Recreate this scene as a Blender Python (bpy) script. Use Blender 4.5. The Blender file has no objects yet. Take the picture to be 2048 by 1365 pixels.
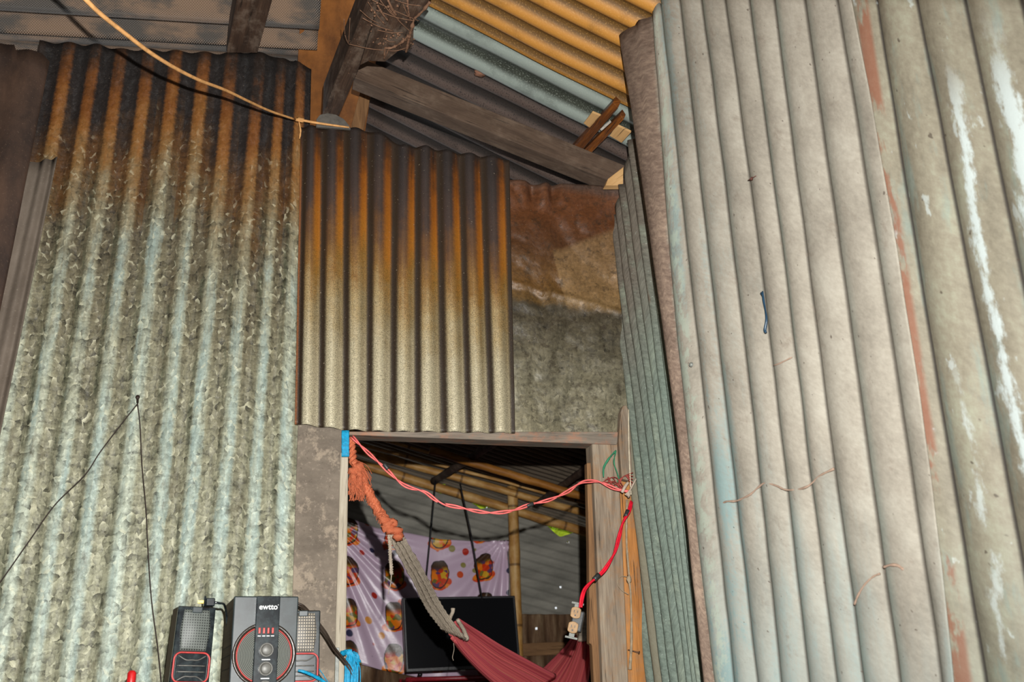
import bpy, bmesh, math, random
from mathutils import Vector as V, Matrix, noise
random.seed(7)
sc = bpy.context.scene
COL = sc.collection
PI = math.pi
# ------------------------------------------------------------------ camera model
IW, IH, FOC = 2048, 1365, 2000.0
CAM = V((0, 0, 1.05))
def _basis(yaw, pitch, roll):
    y, p, r = map(math.radians, (yaw, pitch, roll))
    d = V((math.sin(y)*math.cos(p), math.cos(y)*math.cos(p), math.sin(p)))
    r0 = V((math.cos(y), -math.sin(y), 0))
    u0 = V((-math.sin(y)*math.sin(p), -math.cos(y)*math.sin(p), math.cos(p)))
    return r0*math.cos(r)-u0*math.sin(r), u0*math.cos(r)+r0*math.sin(r), d
CR, CU, CD = _basis(14, 20, 2)
def ray(px, py):
    return CD + CR*((px-IW/2)/FOC) - CU*((py-IH/2)/FOC)
def hit(px, py, pl):                       # where the sight line meets a plane (normal, point)
    n, p0 = pl
    d = ray(px, py)
    return CAM + d*((p0-CAM).dot(n)/d.dot(n))
def proj(p):
    v = p-CAM; z = v.dot(CD)
    return IW/2+FOC*v.dot(CR)/z, IH/2-FOC*v.dot(CU)/z
def PY(y): return (V((0, 1, 0)), V((0, y, 0)))
def PZ(z): return (V((0, 0, 1)), V((0, 0, z)))
def wy(px, py, y): return hit(px, py, PY(y))

# ------------------------------------------------------------------ node helpers
def lin(r, g, b):
    f = lambda c: (c/255/12.92 if c/255 <= .04045 else ((c/255+.055)/1.055)**2.4)
    return (f(r), f(g), f(b), 1)
class Mat:
    def __init__(s, name, rough=.7, spec=.3, metal=0.0):
        s.m = bpy.data.materials.new(name); s.m.use_nodes = True
        s.t = s.m.node_tree; s.b = s.t.nodes['Principled BSDF']
        s.set('Roughness', rough); s.set('Specular IOR Level', spec); s.set('Metallic', metal)
        s._uv = {}
    def n(s, typ, **k):
        x = s.t.nodes.new(typ)
        for a, b in k.items(): setattr(x, a, b)
        return x
    def put(s, sock, val):
        if isinstance(val, bpy.types.NodeSocket): s.t.links.new(val, sock)
        else:
            try: sock.default_value = val
            except Exception: sock.default_value = tuple(val)[:3]
    def set(s, nm, val): s.put(s.b.inputs[nm], val)
    def uv(s, nm='UVMap'):
        if nm not in s._uv:
            s._uv[nm] = s.n('ShaderNodeUVMap', uv_map=nm).outputs[0]
        return s._uv[nm]
    def obj(s): return s.n('ShaderNodeTexCoord').outputs['Object']
    def sep(s, v):
        x = s.n('ShaderNodeSeparateXYZ'); s.put(x.inputs[0], v); return x.outputs
    def comb(s, a, b, c=0.0):
        x = s.n('ShaderNodeCombineXYZ')
        for i, q in enumerate((a, b, c)): s.put(x.inputs[i], q)
        return x.outputs[0]
    def mp(s, v, scale=(1, 1, 1), loc=(0, 0, 0), rot=(0, 0, 0)):
        x = s.n('ShaderNodeMapping'); s.put(x.inputs[0], v)
        x.inputs['Location'].default_value = loc; x.inputs['Scale'].default_value = scale; x.inputs['Rotation'].default_value = rot
        return x.outputs[0]
    def f(s, op, a, b=0.0, c=None, clamp=False):
        x = s.n('ShaderNodeMath', operation=op, use_clamp=clamp)
        s.put(x.inputs[0], a); s.put(x.inputs[1], b)
        if c is not None: s.put(x.inputs[2], c)
        return x.outputs[0]
    def noise(s, v, scale, detail=4, rough=.6, dist=0.0):
        x = s.n('ShaderNodeTexNoise'); s.put(x.inputs['Vector'], v)
        x.inputs['Scale'].default_value = scale; x.inputs['Detail'].default_value = detail
        x.inputs['Roughness'].default_value = rough; x.inputs['Distortion'].default_value = dist
        return x.outputs[0]
    def vor(s, v, scale, feature='F1', rand=1.0):
        x = s.n('ShaderNodeTexVoronoi', feature=feature); s.put(x.inputs['Vector'], v)
        x.inputs['Scale'].default_value = scale; x.inputs['Randomness'].default_value = rand
        return x.outputs
    def ramp(s, f, stops, mode='LINEAR'):
        x = s.n('ShaderNodeValToRGB'); s.put(x.inputs[0], f)
        e = x.color_ramp.elements; x.color_ramp.interpolation = mode
        while len(e) < len(stops): e.new(.5)
        for i, (p, c) in enumerate(stops):
            e[i].position = p; e[i].color = c if len(c) == 4 else (*c, 1)
        return x.outputs[0]
    def step(s, f, a, b):                  # smooth 0..1 between a and b
        x = s.n('ShaderNodeMapRange', interpolation_type='SMOOTHSTEP'); s.put(x.inputs[0], f)
        s.put(x.inputs[1], a); s.put(x.inputs[2], b); x.inputs[3].default_value = 0; x.inputs[4].default_value = 1
        return x.outputs[0]
    def mix(s, f, a, b, mode='MIX'):
        x = s.n('ShaderNodeMix', data_type='RGBA', blend_type=mode); s.put(x.inputs[0], f)
        s.put(x.inputs[6], a); s.put(x.inputs[7], b); return x.outputs[2]
    def bump(s, h, strength=.3, dist=.01, normal=None):
        x = s.n('ShaderNodeBump'); s.put(x.inputs['Height'], h)
        x.inputs['Strength'].default_value = strength; x.inputs['Distance'].default_value = dist
        if normal is not None: s.put(x.inputs['Normal'], normal)
        s.set('Normal', x.outputs[0]); return x.outputs[0]
    def facets(s, uv, scale, wob=.35, sy=1.0):   # zinc spangle: tilted crystal facets, value about 0 and a random per crystal
        q = s.mp(uv, (scale, scale*sy, 1))
        nzt = s.n('ShaderNodeTexNoise'); s.put(nzt.inputs['Vector'], q); nzt.inputs['Scale'].default_value = .9; nzt.inputs['Detail'].default_value = 3
        sc_ = s.n('ShaderNodeVectorMath', operation='SCALE'); s.put(sc_.inputs[0], nzt.outputs[1]); sc_.inputs['Scale'].default_value = wob*2
        ad = s.n('ShaderNodeVectorMath', operation='ADD'); s.put(ad.inputs[0], q); s.put(ad.inputs[1], sc_.outputs[0])
        vo = s.vor(ad.outputs[0], 1.0)
        df = s.n('ShaderNodeVectorMath', operation='SUBTRACT'); s.put(df.inputs[0], ad.outputs[0]); s.put(df.inputs[1], vo['Position'])
        dx, dy = s.sep(df.outputs[0])[0:2]; r, g_, b_ = s.sep(vo['Color'])[0:3]
        f_ = s.f('ADD', s.f('MULTIPLY', dx, s.f('SUBTRACT', s.f('MULTIPLY', r, 2.4), 1.2)), s.f('MULTIPLY', dy, s.f('SUBTRACT', s.f('MULTIPLY', g_, 2.4), 1.2)))
        return f_, b_
    def gain(s, c, k):                     # multiply a colour by a value
        v_ = s.n('ShaderNodeVectorMath', operation='SCALE'); s.put(v_.inputs[0], c); s.put(v_.inputs['Scale'], k); return v_.outputs[0]
    def col(s, c): s.set('Base Color', c); return s
def g(v): return (v, v, v, 1)

def flat(name, rgb, rough=.6, spec=.3, metal=0.0, var=.25, scale=60):
    m = Mat(name, rough, spec, metal)
    nz = m.noise(m.obj(), scale, 4)
    c = lin(*rgb)
    lo = tuple(x*(1-var) for x in c[:3])+(1,); hi = tuple(min(1, x*(1+var)) for x in c[:3])+(1,)
    m.col(m.ramp(nz, [(.3, lo), (.7, hi)]))
    m.bump(nz, .12, .004)
    return m.m

def wood(name, dark, mid, light, grain=1.0, dust=None, dustamt=.4, rough=.75, knots=True):
    m = Mat(name, rough, .25)
    uv = m.uv()
    w = m.noise(m.mp(uv, (2.2, 16, 1)), 1.6*grain, 4, .6, .6)
    fine = m.noise(m.mp(uv, (5, 130, 1)), 2.0*grain, 5, .65)
    f = m.f('ADD', m.f('MULTIPLY', w, .6), m.f('MULTIPLY', fine, .4))
    c = m.ramp(f, [(.32, lin(*dark)), (.5, lin(*mid)), (.68, lin(*light))])
    crack = m.step(m.noise(m.mp(uv, (3, 90, 1), (5, 3, 0)), 1.5, 3, .5), .64, .69)
    c = m.mix(m.f('MULTIPLY', crack, .75), c, lin(*[q*.35 for q in dark]))
    if dust:
        d = m.step(m.noise(m.mp(uv, (9, 14, 1), (1, 7, 0)), 1.3, 6, .7), .45, .68)
        c = m.mix(m.f('MULTIPLY', d, dustamt), c, lin(*dust))
    m.col(c)
    m.bump(m.f('SUBTRACT', f, m.f('MULTIPLY', crack, .5)), .55, .004)
    return m.m

# ------------------------------------------------------------------ metal sheet materials
def base_sheet(name, rough, spec, metal):
    m = Mat(name, rough, spec, metal)
    uv = m.uv(); ph = m.uv('phase')
    u, v = m.sep(uv)[0:2]
    p = m.sep(ph)[0]
    crest = m.f('ADD', m.f('MULTIPLY', m.f('COSINE', m.f('MULTIPLY', p, 2*PI)), .5), .5)
    return m, uv, u, v, p, crest

def mat_left():
    m, uv, u, v, p, crest = base_sheet('galvanised_left', .5, .45, .1)
    streak = m.noise(m.mp(uv, (16, 1.1, 1)), 1.0, 5, .65)
    blot = m.noise(m.mp(uv, (5, 5, 1)), 1.3, 6, .7)
    fine = m.noise(uv, 75, 5, .7)
    perc = m.noise(m.comb(m.f('MULTIPLY', m.f('FLOOR', m.f('ADD', p, .5)), 3.7), m.f('MULTIPLY', v, .25)), 1.0, 0)
    vv = m.f('ADD', v, m.f('ADD', m.f('MULTIPLY', m.f('SUBTRACT', streak, .5), .42), m.f('ADD', m.f('MULTIPLY', m.f('SUBTRACT', blot, .5), .55), m.f('MULTIPLY', m.f('SUBTRACT', perc, .5), .40))))
    vn = m.f('MULTIPLY', vv, .5)          # 2 m of sheet -> 0..1
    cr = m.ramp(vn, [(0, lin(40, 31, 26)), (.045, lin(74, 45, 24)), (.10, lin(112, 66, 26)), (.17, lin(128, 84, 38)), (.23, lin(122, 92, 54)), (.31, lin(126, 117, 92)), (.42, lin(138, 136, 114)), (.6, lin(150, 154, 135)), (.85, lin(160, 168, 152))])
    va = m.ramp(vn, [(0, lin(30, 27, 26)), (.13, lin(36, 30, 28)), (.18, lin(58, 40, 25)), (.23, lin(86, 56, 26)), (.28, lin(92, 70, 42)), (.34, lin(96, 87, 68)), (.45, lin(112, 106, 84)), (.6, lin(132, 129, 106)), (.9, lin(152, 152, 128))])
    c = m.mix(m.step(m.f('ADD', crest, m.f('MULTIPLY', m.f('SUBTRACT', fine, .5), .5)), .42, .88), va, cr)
    # bluish bare zinc along the ribs
    blue = m.f('MULTIPLY', m.step(m.f('ADD', crest, m.f('MULTIPLY', m.f('SUBTRACT', m.noise(m.mp(uv, (14, 5, 1), (2, 1, 0)), 1.2, 6, .75), .5), 2.4)), .55, 1.0), m.f('MULTIPLY', m.step(streak, .42, .62), m.step(vv, .62, .9)))
    c = m.mix(m.f('MULTIPLY', blue, .55), c, lin(138, 162, 160))
    edge = m.f('MULTIPLY', m.step(m.f('ABSOLUTE', m.f('SUBTRACT', m.f('FRACT', p), .70)), .16, .03), m.f('MULTIPLY', m.step(m.noise(m.mp(uv, (22, 5, 1), (3, 8, 0)), 1.2, 5, .7), .46, .60), m.step(vv, .35, .8)))
    c = m.mix(m.f('MULTIPLY', edge, .65), c, lin(74, 80, 62))
    fa, rb = m.facets(uv, 56, .45, .72); fb, rb2 = m.facets(uv, 120, .4, .8)
    amt = m.f('MULTIPLY', m.step(vv, .10, .75), m.f('SUBTRACT', 1.0, m.f('MULTIPLY', blue, .45)))
    k = m.f('ADD', .93, m.f('MULTIPLY', amt, m.f('ADD', m.f('MULTIPLY', fa, .55), m.f('ADD', m.f('MULTIPLY', fb, .34), m.f('ADD', m.f('MULTIPLY', m.f('SUBTRACT', rb, .5), .26), m.f('MULTIPLY', m.f('SUBTRACT', crest, .5), .22))))))  # facet shading and valley shade worked into the colour
    k = m.f('ADD', k, m.f('MULTIPLY', m.f('SUBTRACT', fine, .5), .7))
    c = m.gain(c, m.f('MAXIMUM', k, .25))
    hi = m.f('MULTIPLY', m.step(m.f('ADD', fa, m.f('MULTIPLY', rb, .25)), .40, .75), m.step(vv, .25, .7))
    c = m.mix(m.f('MULTIPLY', hi, .5), c, lin(188, 186, 160))  # highlights on the tilted facets painted in
    # dark brown patches, broken up by noise
    dk = m.f('MULTIPLY', m.step(m.noise(m.mp(uv, (9, 4, 1), (4, 2, 0)), 1.3, 6, .75), .55, .68), m.step(vv, .4, .7))
    c = m.mix(m.f('MULTIPLY', dk, .5), c, lin(84, 76, 56))
    # pale dust specks on the soot
    sp = m.step(m.noise(uv, 230, 2, .6), .655, .73)
    c = m.mix(m.f('MULTIPLY', sp, m.f('MULTIPLY', m.step(vv, .75, .2), .45)), c, lin(136, 118, 98))
    m.col(c)
    m.set('Metallic', m.f('MULTIPLY', m.step(vv, .35, .8), .12))
    h = m.f('ADD', m.f('MULTIPLY', fa, .9), m.f('ADD', m.f('MULTIPLY', fb, .4), m.f('MULTIPLY', fine, .4)))
    m.bump(h, .40, .006)
    m.set('Roughness', m.f('ADD', .40, m.f('MULTIPLY', blot, .3)))
    return m.m

def mat_mid():
    m, uv, u, v, p, crest = base_sheet('rusty_corrugated', .5, .4, .1)
    fine = m.noise(uv, 90, 5, .7)
    def band(at, a, b, k=.35): return m.step(m.f('ADD', m.f('ADD', m.f('MULTIPLY', m.f('COSINE', m.f('MULTIPLY', m.f('SUBTRACT', p, at), 2*PI)), .5), .5), m.f('MULTIPLY', m.f('SUBTRACT', fine, .5), k)), a, b)
    streak = m.noise(m.mp(uv, (34, 1.4, 1)), 1.0, 4, .6)
    blot = m.noise(uv, 9, 6, .7)
    vv = m.f('ADD', v, m.f('ADD', m.f('MULTIPLY', m.f('SUBTRACT', streak, .5), .34), m.f('MULTIPLY', m.f('SUBTRACT', blot, .5), .30)))
    soot = m.ramp(vv, [(0, lin(40, 34, 32)), (.12, lin(50, 42, 39)), (.27, lin(62, 49, 43)), (.38, lin(92, 64, 40)), (.50, lin(124, 92, 50)), (.62, lin(150, 130, 92)), (.78, lin(166, 156, 128)), (1, lin(176, 168, 142))])
    rust = m.ramp(vv, [(0, lin(46, 32, 24)), (.08, lin(86, 50, 22)), (.16, lin(124, 70, 20)), (.26, lin(142, 84, 24)), (.38, lin(146, 92, 28)), (.5, lin(126, 92, 42)), (.65, lin(126, 110, 78)), (.8, lin(148, 137, 110)), (1, lin(160, 151, 126))])
    c = m.mix(band(.40, .22, .90), soot, rust)
    c = m.mix(m.f('MULTIPLY', m.step(m.f('ADD', p, m.f('MULTIPLY', m.f('SUBTRACT', blot, .5), .8)), -.25, -.52), m.step(v, .05, .25)), c, lin(122, 74, 40))
    c = m.mix(m.f('MULTIPLY', band(.62, .60, .98, .25), m.step(vv, -.2, .1)), c, lin(44, 33, 22))  # valley grime, with the shade of the rib flank painted in
    grain = m.noise(uv, 300, 3, .75)
    lowk = m.f('ADD', .35, m.f('MULTIPLY', m.step(vv, .3, .6), .65))
    k = m.f('ADD', 1.0, m.f('MULTIPLY', lowk, m.f('ADD', m.f('MULTIPLY', m.f('SUBTRACT', grain, .5), 3.2), m.f('MULTIPLY', m.f('SUBTRACT', fine, .5), 1.1))))
    c = m.gain(c, m.f('MINIMUM', m.f('MAXIMUM', k, .3), 1.75))
    sp = m.step(m.noise(m.mp(uv, (1, 1, 1), (9, 2, 0)), 150, 2, .5), .70, .75)
    c = m.mix(m.f('MULTIPLY', sp, .6), c, lin(150, 136, 116))
    m.col(c)
    m.set('Metallic', m.f('MULTIPLY', m.step(vv, .35, .7), .12))
    m.bump(m.f('ADD', m.f('MULTIPLY', grain, .4), blot), .3, .004)
    return m.m

def mat_flat():
    m, uv, u, v, p, crest = base_sheet('crumpled_metal', .5, .45, .1)
    blot = m.noise(uv, 9, 6, .7); fine = m.noise(uv, 80, 5, .7)
    vv = m.f('ADD', v, m.f('ADD', m.f('MULTIPLY', m.f('SUBTRACT', blot, .5), .07), m.f('MULTIPLY', m.f('SUBTRACT', u, .2), -.12)))
    c = m.ramp(vv, [(0, lin(76, 58, 48)), (.04, lin(96, 58, 34)), (.12, lin(90, 52, 26)), (.26, lin(76, 48, 26)), (.40, lin(96, 68, 34)), (.455, lin(92, 70, 38)), (.475, lin(62, 55, 42)), (.6, lin(84, 78, 62)), (.75, lin(108, 103, 84)), (1, lin(122, 116, 94))])
    # paler wedge across the sheet
    w_ = m.f('MULTIPLY', m.step(m.f('SUBTRACT', u, m.f('MULTIPLY', m.f('SUBTRACT', v, .2), .25)), .135, .145), m.f('MULTIPLY', m.step(m.f('ADD', v, m.f('MULTIPLY', u, .45)), .33, .36), m.step(v, .50, .44)))
    c = m.mix(m.f('MULTIPLY', w_, .42), c, lin(150, 122, 84))
    fa, rb = m.facets(uv, 62, .75, .8)
    low = m.step(vv, .44, .5)
    k = m.f('ADD', 1.0, m.f('ADD', m.f('MULTIPLY', m.f('ADD', .3, m.f('MULTIPLY', low, .5)), m.f('ADD', m.f('MULTIPLY', fa, .55), m.f('ADD', m.f('MULTIPLY', m.f('SUBTRACT', blot, .5), 2.2), m.f('MULTIPLY', m.f('SUBTRACT', rb, .5), .3)))), m.f('MULTIPLY', m.f('SUBTRACT', fine, .5), 1.6)))
    c = m.gain(c, m.f('MAXIMUM', k, .3))
    c = m.mix(m.f('MULTIPLY', m.step(m.noise(uv, 22, 5, .75), .47, .36), .55), c, lin(44, 35, 24))
    sp = m.step(m.noise(m.mp(uv, (1, 1, 1), (9, 2, 0)), 150, 2, .5), .70, .75)
    c = m.mix(m.f('MULTIPLY', sp, .5), c, lin(150, 130, 108))
    m.col(c)
    m.bump(m.f('ADD', m.f('MULTIPLY', fa, .5), m.noise(uv, 30, 4)), .35, .006)
    return m.m

def mat_green():
    m, uv, u, v, p, crest = base_sheet('verdigris_corrugated', .7, .25, 0)
    blot = m.noise(m.mp(uv, (6, 3, 1)), 1.5, 6, .7); fine = m.noise(uv, 80, 5, .7)
    vv = m.f('ADD', v, m.f('MULTIPLY', m.f('SUBTRACT', blot, .5), .5))
    c = m.ramp(vv, [(0, lin(98, 90, 80)), (.35, lin(102, 96, 86)), (.6, lin(104, 108, 98)), (.9, lin(102, 114, 104)), (1, lin(106, 118, 108))])
    c = m.mix(m.f('MULTIPLY', m.step(blot, .5, .66), .55), c, lin(128, 136, 120))
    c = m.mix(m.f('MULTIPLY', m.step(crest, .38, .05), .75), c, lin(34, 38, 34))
    c = m.gain(c, m.f('MAXIMUM', m.f('ADD', 1.0, m.f('MULTIPLY', m.f('SUBTRACT', fine, .5), 1.8)), .4))
    sp = m.step(m.noise(uv, 130, 3, .6), .66, .72)
    c = m.mix(m.f('MULTIPLY', sp, .6), c, lin(180, 190, 180))
    rs = m.step(m.noise(m.mp(uv, (9, 2.2, 1), (3, 1, 0)), 1.0, 3), .68, .74)
    c = m.mix(m.f('MULTIPLY', rs, .7), c, lin(112, 80, 60))
    rib = m.f('MULTIPLY', m.step(m.f('ABSOLUTE', m.f('SUBTRACT', p, 2.1)), .32, .2), .7)
    c = m.mix(rib, c, lin(128, 118, 98))
    m.col(c); m.bump(m.f('ADD', blot, m.f('MULTIPLY', fine, .5)), .35, .006)
    return m.m

def mat_dusty():
    m, uv, u, v, p, crest = base_sheet('dusty_corrugated', .8, .2, 0)
    blot = m.noise(m.mp(uv, (5, 4, 1)), 1.2, 6, .68)
    soft = m.noise(m.mp(uv, (10, 1.2, 1)), 1.0, 5, .65)
    fine = m.noise(uv, 85, 6, .72)
    perc = m.noise(m.comb(m.f('MULTIPLY', m.f('FLOOR', m.f('ADD', p, .5)), 3.7), m.f('MULTIPLY', v, .5)), 1.0, 1)
    c = m.ramp(m.f('ADD', m.f('MULTIPLY', blot, .75), m.f('MULTIPLY', fine, .25)), [(.36, lin(122, 116, 105)), (.5, lin(139, 133, 121)), (.62, lin(150, 145, 133))])
    low = m.step(m.f('ADD', v, m.f('MULTIPLY', m.f('SUBTRACT', soft, .5), 1.6)), 1.0, 2.2)
    left = m.step(m.f('ADD', p, m.f('MULTIPLY', m.f('SUBTRACT', blot, .5), 5)), 3.4, .3)
    c = m.mix(m.f('MULTIPLY', low, .85), c, lin(142, 152, 147))
    zz = m.f('MULTIPLY', m.step(m.f('ADD', soft, m.f('MULTIPLY', m.f('SUBTRACT', fine, .5), .35)), .47, .62), m.f('ADD', m.f('MULTIPLY', left, .70), m.f('MULTIPLY', low, .65)), clamp=True)
    c = m.mix(zz, c, lin(118, 137, 135))
    # left flank of each rib toned blue-green, more on some ribs
    fr = m.f('FRACT', m.f('ADD', p, .5))
    c = m.mix(m.f('MULTIPLY', m.f('MULTIPLY', m.step(fr, .40, .06), m.step(perc, .3, .6)), .5), c, lin(118, 138, 130))
    # shade of the narrow valleys painted as thin dark lines
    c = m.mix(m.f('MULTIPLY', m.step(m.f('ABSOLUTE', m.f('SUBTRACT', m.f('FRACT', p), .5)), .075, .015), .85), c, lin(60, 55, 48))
    # brown soot on the outer rib next to the corner
    br = m.step(m.f('ADD', p, m.f('MULTIPLY', m.f('SUBTRACT', fine, .5), .30)), -.40, -.56)
    bc = m.ramp(m.f('ADD', m.f('MULTIPLY', blot, .5), m.f('MULTIPLY', fine, .5)), [(.36, lin(82, 67, 57)), (.5, lin(112, 95, 83)), (.62, lin(140, 121, 104))])
    c = m.mix(br, c, bc)
    # peeled pale patches and smudges, tiny dark specks
    pe = m.f('MULTIPLY', m.step(m.f('ADD', p, m.f('MULTIPLY', m.f('SUBTRACT', fine, .5), .8)), .45, .1), m.f('MULTIPLY', m.step(p, -.6, -.4), m.step(m.noise(m.mp(uv, (24, 12, 1)), 1.2, 5, .7), .46, .56)))
    c = m.mix(m.f('MULTIPLY', pe, .7), c, lin(150, 160, 146))
    c = m.mix(m.f('MULTIPLY', m.step(m.noise(m.mp(uv, (9, 7, 1), (4, 9, 0)), 1.7, 6, .75), .57, .70), .45), c, lin(112, 100, 88))
    c = m.gain(c, m.f('MAXIMUM', m.f('ADD', 1.0, m.f('MULTIPLY', m.f('SUBTRACT', fine, .5), .30)), .5))
    sp = m.step(m.noise(m.mp(uv, (1, .7, 1), (7, 3, 0)), 80, 2, .5), .705, .75)
    c = m.mix(m.f('MULTIPLY', sp, .75), c, lin(76, 66, 58))
    m.col(c); m.bump(m.f('ADD', blot, m.f('MULTIPLY', fine, .3)), .16, .006)
    return m.m

def mat_olive():
    m, uv, u, v, p, crest = base_sheet('olive_corrugated', .6, .3, 0)
    blot = m.noise(m.mp(uv, (8, 3, 1)), 1.2, 6, .68)
    fine = m.noise(uv, 65, 5, .7)
    c = m.ramp(m.f('ADD', m.f('MULTIPLY', blot, .65), m.f('MULTIPLY', fine, .35)), [(.36, lin(104, 98, 84)), (.5, lin(124, 118, 102)), (.64, lin(138, 138, 120))])
    low = m.step(m.f('ADD', v, m.f('MULTIPLY', m.f('SUBTRACT', blot, .5), 1.2)), .9, 1.9)
    c = m.mix(m.f('MULTIPLY', low, .5), c, lin(142, 150, 134))
    gr = m.f('MULTIPLY', m.step(m.noise(m.mp(uv, (12, 2.4, 1), (3, 3, 0)), 1.3, 5, .65), .53, .66), .45)
    c = m.mix(gr, c, lin(112, 132, 126))
    c = m.mix(m.f('MULTIPLY', m.step(m.f('ABSOLUTE', m.f('SUBTRACT', m.f('FRACT', p), .5)), .07, .015), .9), c, lin(44, 40, 38))  # shade in the valleys drawn as dark lines
    # splashed white paint running down some ribs
    tear = m.noise(m.mp(uv, (22, 9, 1), (1, 1, 0)), 1.2, 6, .72)
    drift = m.f('MULTIPLY', m.f('SUBTRACT', m.noise(m.comb(m.f('MULTIPLY', v, 2.2), 3.3), 1.0, 2), .5), .35)
    def run(center, width, v0, v1, k):
        d = m.f('ABSOLUTE', m.f('SUBTRACT', m.f('ADD', p, drift), center))
        w = m.f('ADD', width, m.f('MULTIPLY', m.f('SUBTRACT', tear, .5), .95))
        a = m.f('MULTIPLY', m.step(m.f('SUBTRACT', d, w), .10, -.06), m.f('MULTIPLY', m.step(v, v0, v0+.2), m.step(v, v1+.25, v1)))
        return m.f('MULTIPLY', a, k)
    wh = m.f('MAXIMUM', run(2.98, .06, .10, 1.7, .9), run(4.0, .12, .02, 2.2, .9))
    wh = m.f('MAXIMUM', wh, run(2.02, -.02, .70, 1.7, .55))
    wh = m.f('MAXIMUM', wh, m.f('MULTIPLY', m.step(m.noise(m.mp(uv, (20, 9, 1), (6, 1, 0)), 1.3, 4, .6), .64, .70), .5))
    c = m.mix(wh, c, lin(176, 186, 184))
    # red lead paint near the lap
    rd = m.f('MULTIPLY', m.step(m.f('ABSOLUTE', m.f('SUBTRACT', p, 1.16)), .20, .10), m.step(m.noise(m.mp(uv, (12, 3.2, 1), (8, 1, 0)), 1.0, 5, .7), .47, .55))
    c = m.mix(m.f('MULTIPLY', rd, .75), c, lin(120, 72, 52))
    sp = m.step(m.noise(m.mp(uv, (1, 1, 1), (2, 5, 0)), 36, 2, .5), .70, .745)
    c = m.mix(m.f('MULTIPLY', sp, .75), c, lin(62, 52, 44))
    m.col(c); m.bump(m.f('ADD', blot, m.f('MULTIPLY', fine, .4)), .3, .006)
    return m.m

def mat_brown_sheet(name, a, b, dustc):
    m, uv, u, v, p, crest = base_sheet(name, .7, .3, 0)
    blot = m.noise(m.mp(uv, (6, 3, 1)), 1.5, 5, .65)
    c = m.ramp(blot, [(.35, lin(*a)), (.65, lin(*b))])
    c = m.mix(m.f('MULTIPLY', m.step(m.noise(uv, 150, 3, .7), .60, .70), .4), c, lin(*dustc))
    m.col(c); m.bump(blot, .3, .006)
    return m.m

def mat_roof(name, top, low, speck, k=.5, sheen=.3, rough=.6):
    m, uv, u, v, p, crest = base_sheet(name, rough, sheen, .05)
    blot = m.noise(m.mp(uv, (4, 4, 1)), 1.6, 5, .65)
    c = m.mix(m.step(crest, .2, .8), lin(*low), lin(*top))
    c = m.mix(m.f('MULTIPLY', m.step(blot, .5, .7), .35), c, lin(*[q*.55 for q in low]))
    sp = m.step(m.noise(uv, 190, 2, .6), .55, .66)
    c = m.mix(m.f('MULTIPLY', sp, k), c, lin(*speck))
    m.col(c); m.bump(m.noise(uv, 120, 3), .2, .003)
    return m.m

def mat_weave(name, a, b):
    m = Mat(name, .5, .5)
    uv = m.uv(); u, v = m.sep(uv)[0:2]
    wx = m.f('SINE', m.f('MULTIPLY', u, 2*PI/.0085)); wz = m.f('SINE', m.f('MULTIPLY', v, 2*PI/.0085))
    w = m.f('MULTIPLY', wx, wz)
    blot = m.noise(m.mp(uv, (3, 6, 1)), 1.5, 5, .6)
    c = m.mix(m.step(blot, .42, .6), lin(*a), lin(*b))
    c = m.mix(m.f('MULTIPLY', m.step(w, -.1, -.7), .45), c, lin(16, 15, 14))
    m.col(c); m.bump(w, .6, .003)
    return m.m

# ------------------------------------------------------------------ object helpers
def tag(o, label=None, cat=None, group=None, kind=None):
    if label: o['label'] = label
    if cat: o['category'] = cat
    if group: o['group'] = group
    if kind: o['kind'] = kind
    return o
def mesh_obj(name, verts, faces, mat, parent=None, uvs=None, phase=None, smooth=True):
    me = bpy.data.meshes.new(name)
    me.from_pydata([tuple(v) for v in verts], [], faces)
    if uvs:
        l = me.uv_layers.new(name='UVMap')
        for lp in me.loops: l.data[lp.index].uv = uvs[lp.vertex_index]
    if phase:
        l = me.uv_layers.new(name='phase')
        for lp in me.loops: l.data[lp.index].uv = phase[lp.vertex_index]
    if mat: me.materials.append(getattr(mat, "m", mat))
    for p in me.polygons: p.use_smooth = smooth
    me.update()
    o = bpy.data.objects.new(name, me); COL.objects.link(o)
    if parent is not None: o.parent = parent
    return o
def empty(name, loc, rotz=0):
    o = bpy.data.objects.new(name, None); COL.objects.link(o)
    o.location = loc; o.rotation_euler = (0, 0, rotz); o.empty_display_size = .05
    return o
def adopt(parent, *kids):                 # world-space children under an unrotated empty
    for k in kids:
        k.parent = parent
        k.matrix_parent_inverse = Matrix.Translation(parent.location).inverted()
def thicken(o, t, off=0):
    s = o.modifiers.new('thickness', 'SOLIDIFY'); s.thickness = t; s.offset = off
    return o
def bevel(o, w, seg=2):
    b = o.modifiers.new('bevel', 'BEVEL'); b.width = w; b.segments = seg; b.limit_method = 'ANGLE'; b.angle_limit = math.radians(40)
    return o
def interp(poly, x):
    if x <= poly[0][0]: return poly[0][1]
    for (x0, y0), (x1, y1) in zip(poly, poly[1:]):
        if x <= x1: return y0+(y1-y0)*(x-x0)/max(1e-6, x1-x0)
    return poly[-1][1]
def lagr(ts, ps, t):
    r = V((0, 0, 0))
    for i, ti in enumerate(ts):
        w = 1.0
        for j, tj in enumerate(ts):
            if j != i: w *= (t-tj)/(ti-tj)
        r += ps[i]*w
    return r
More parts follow.
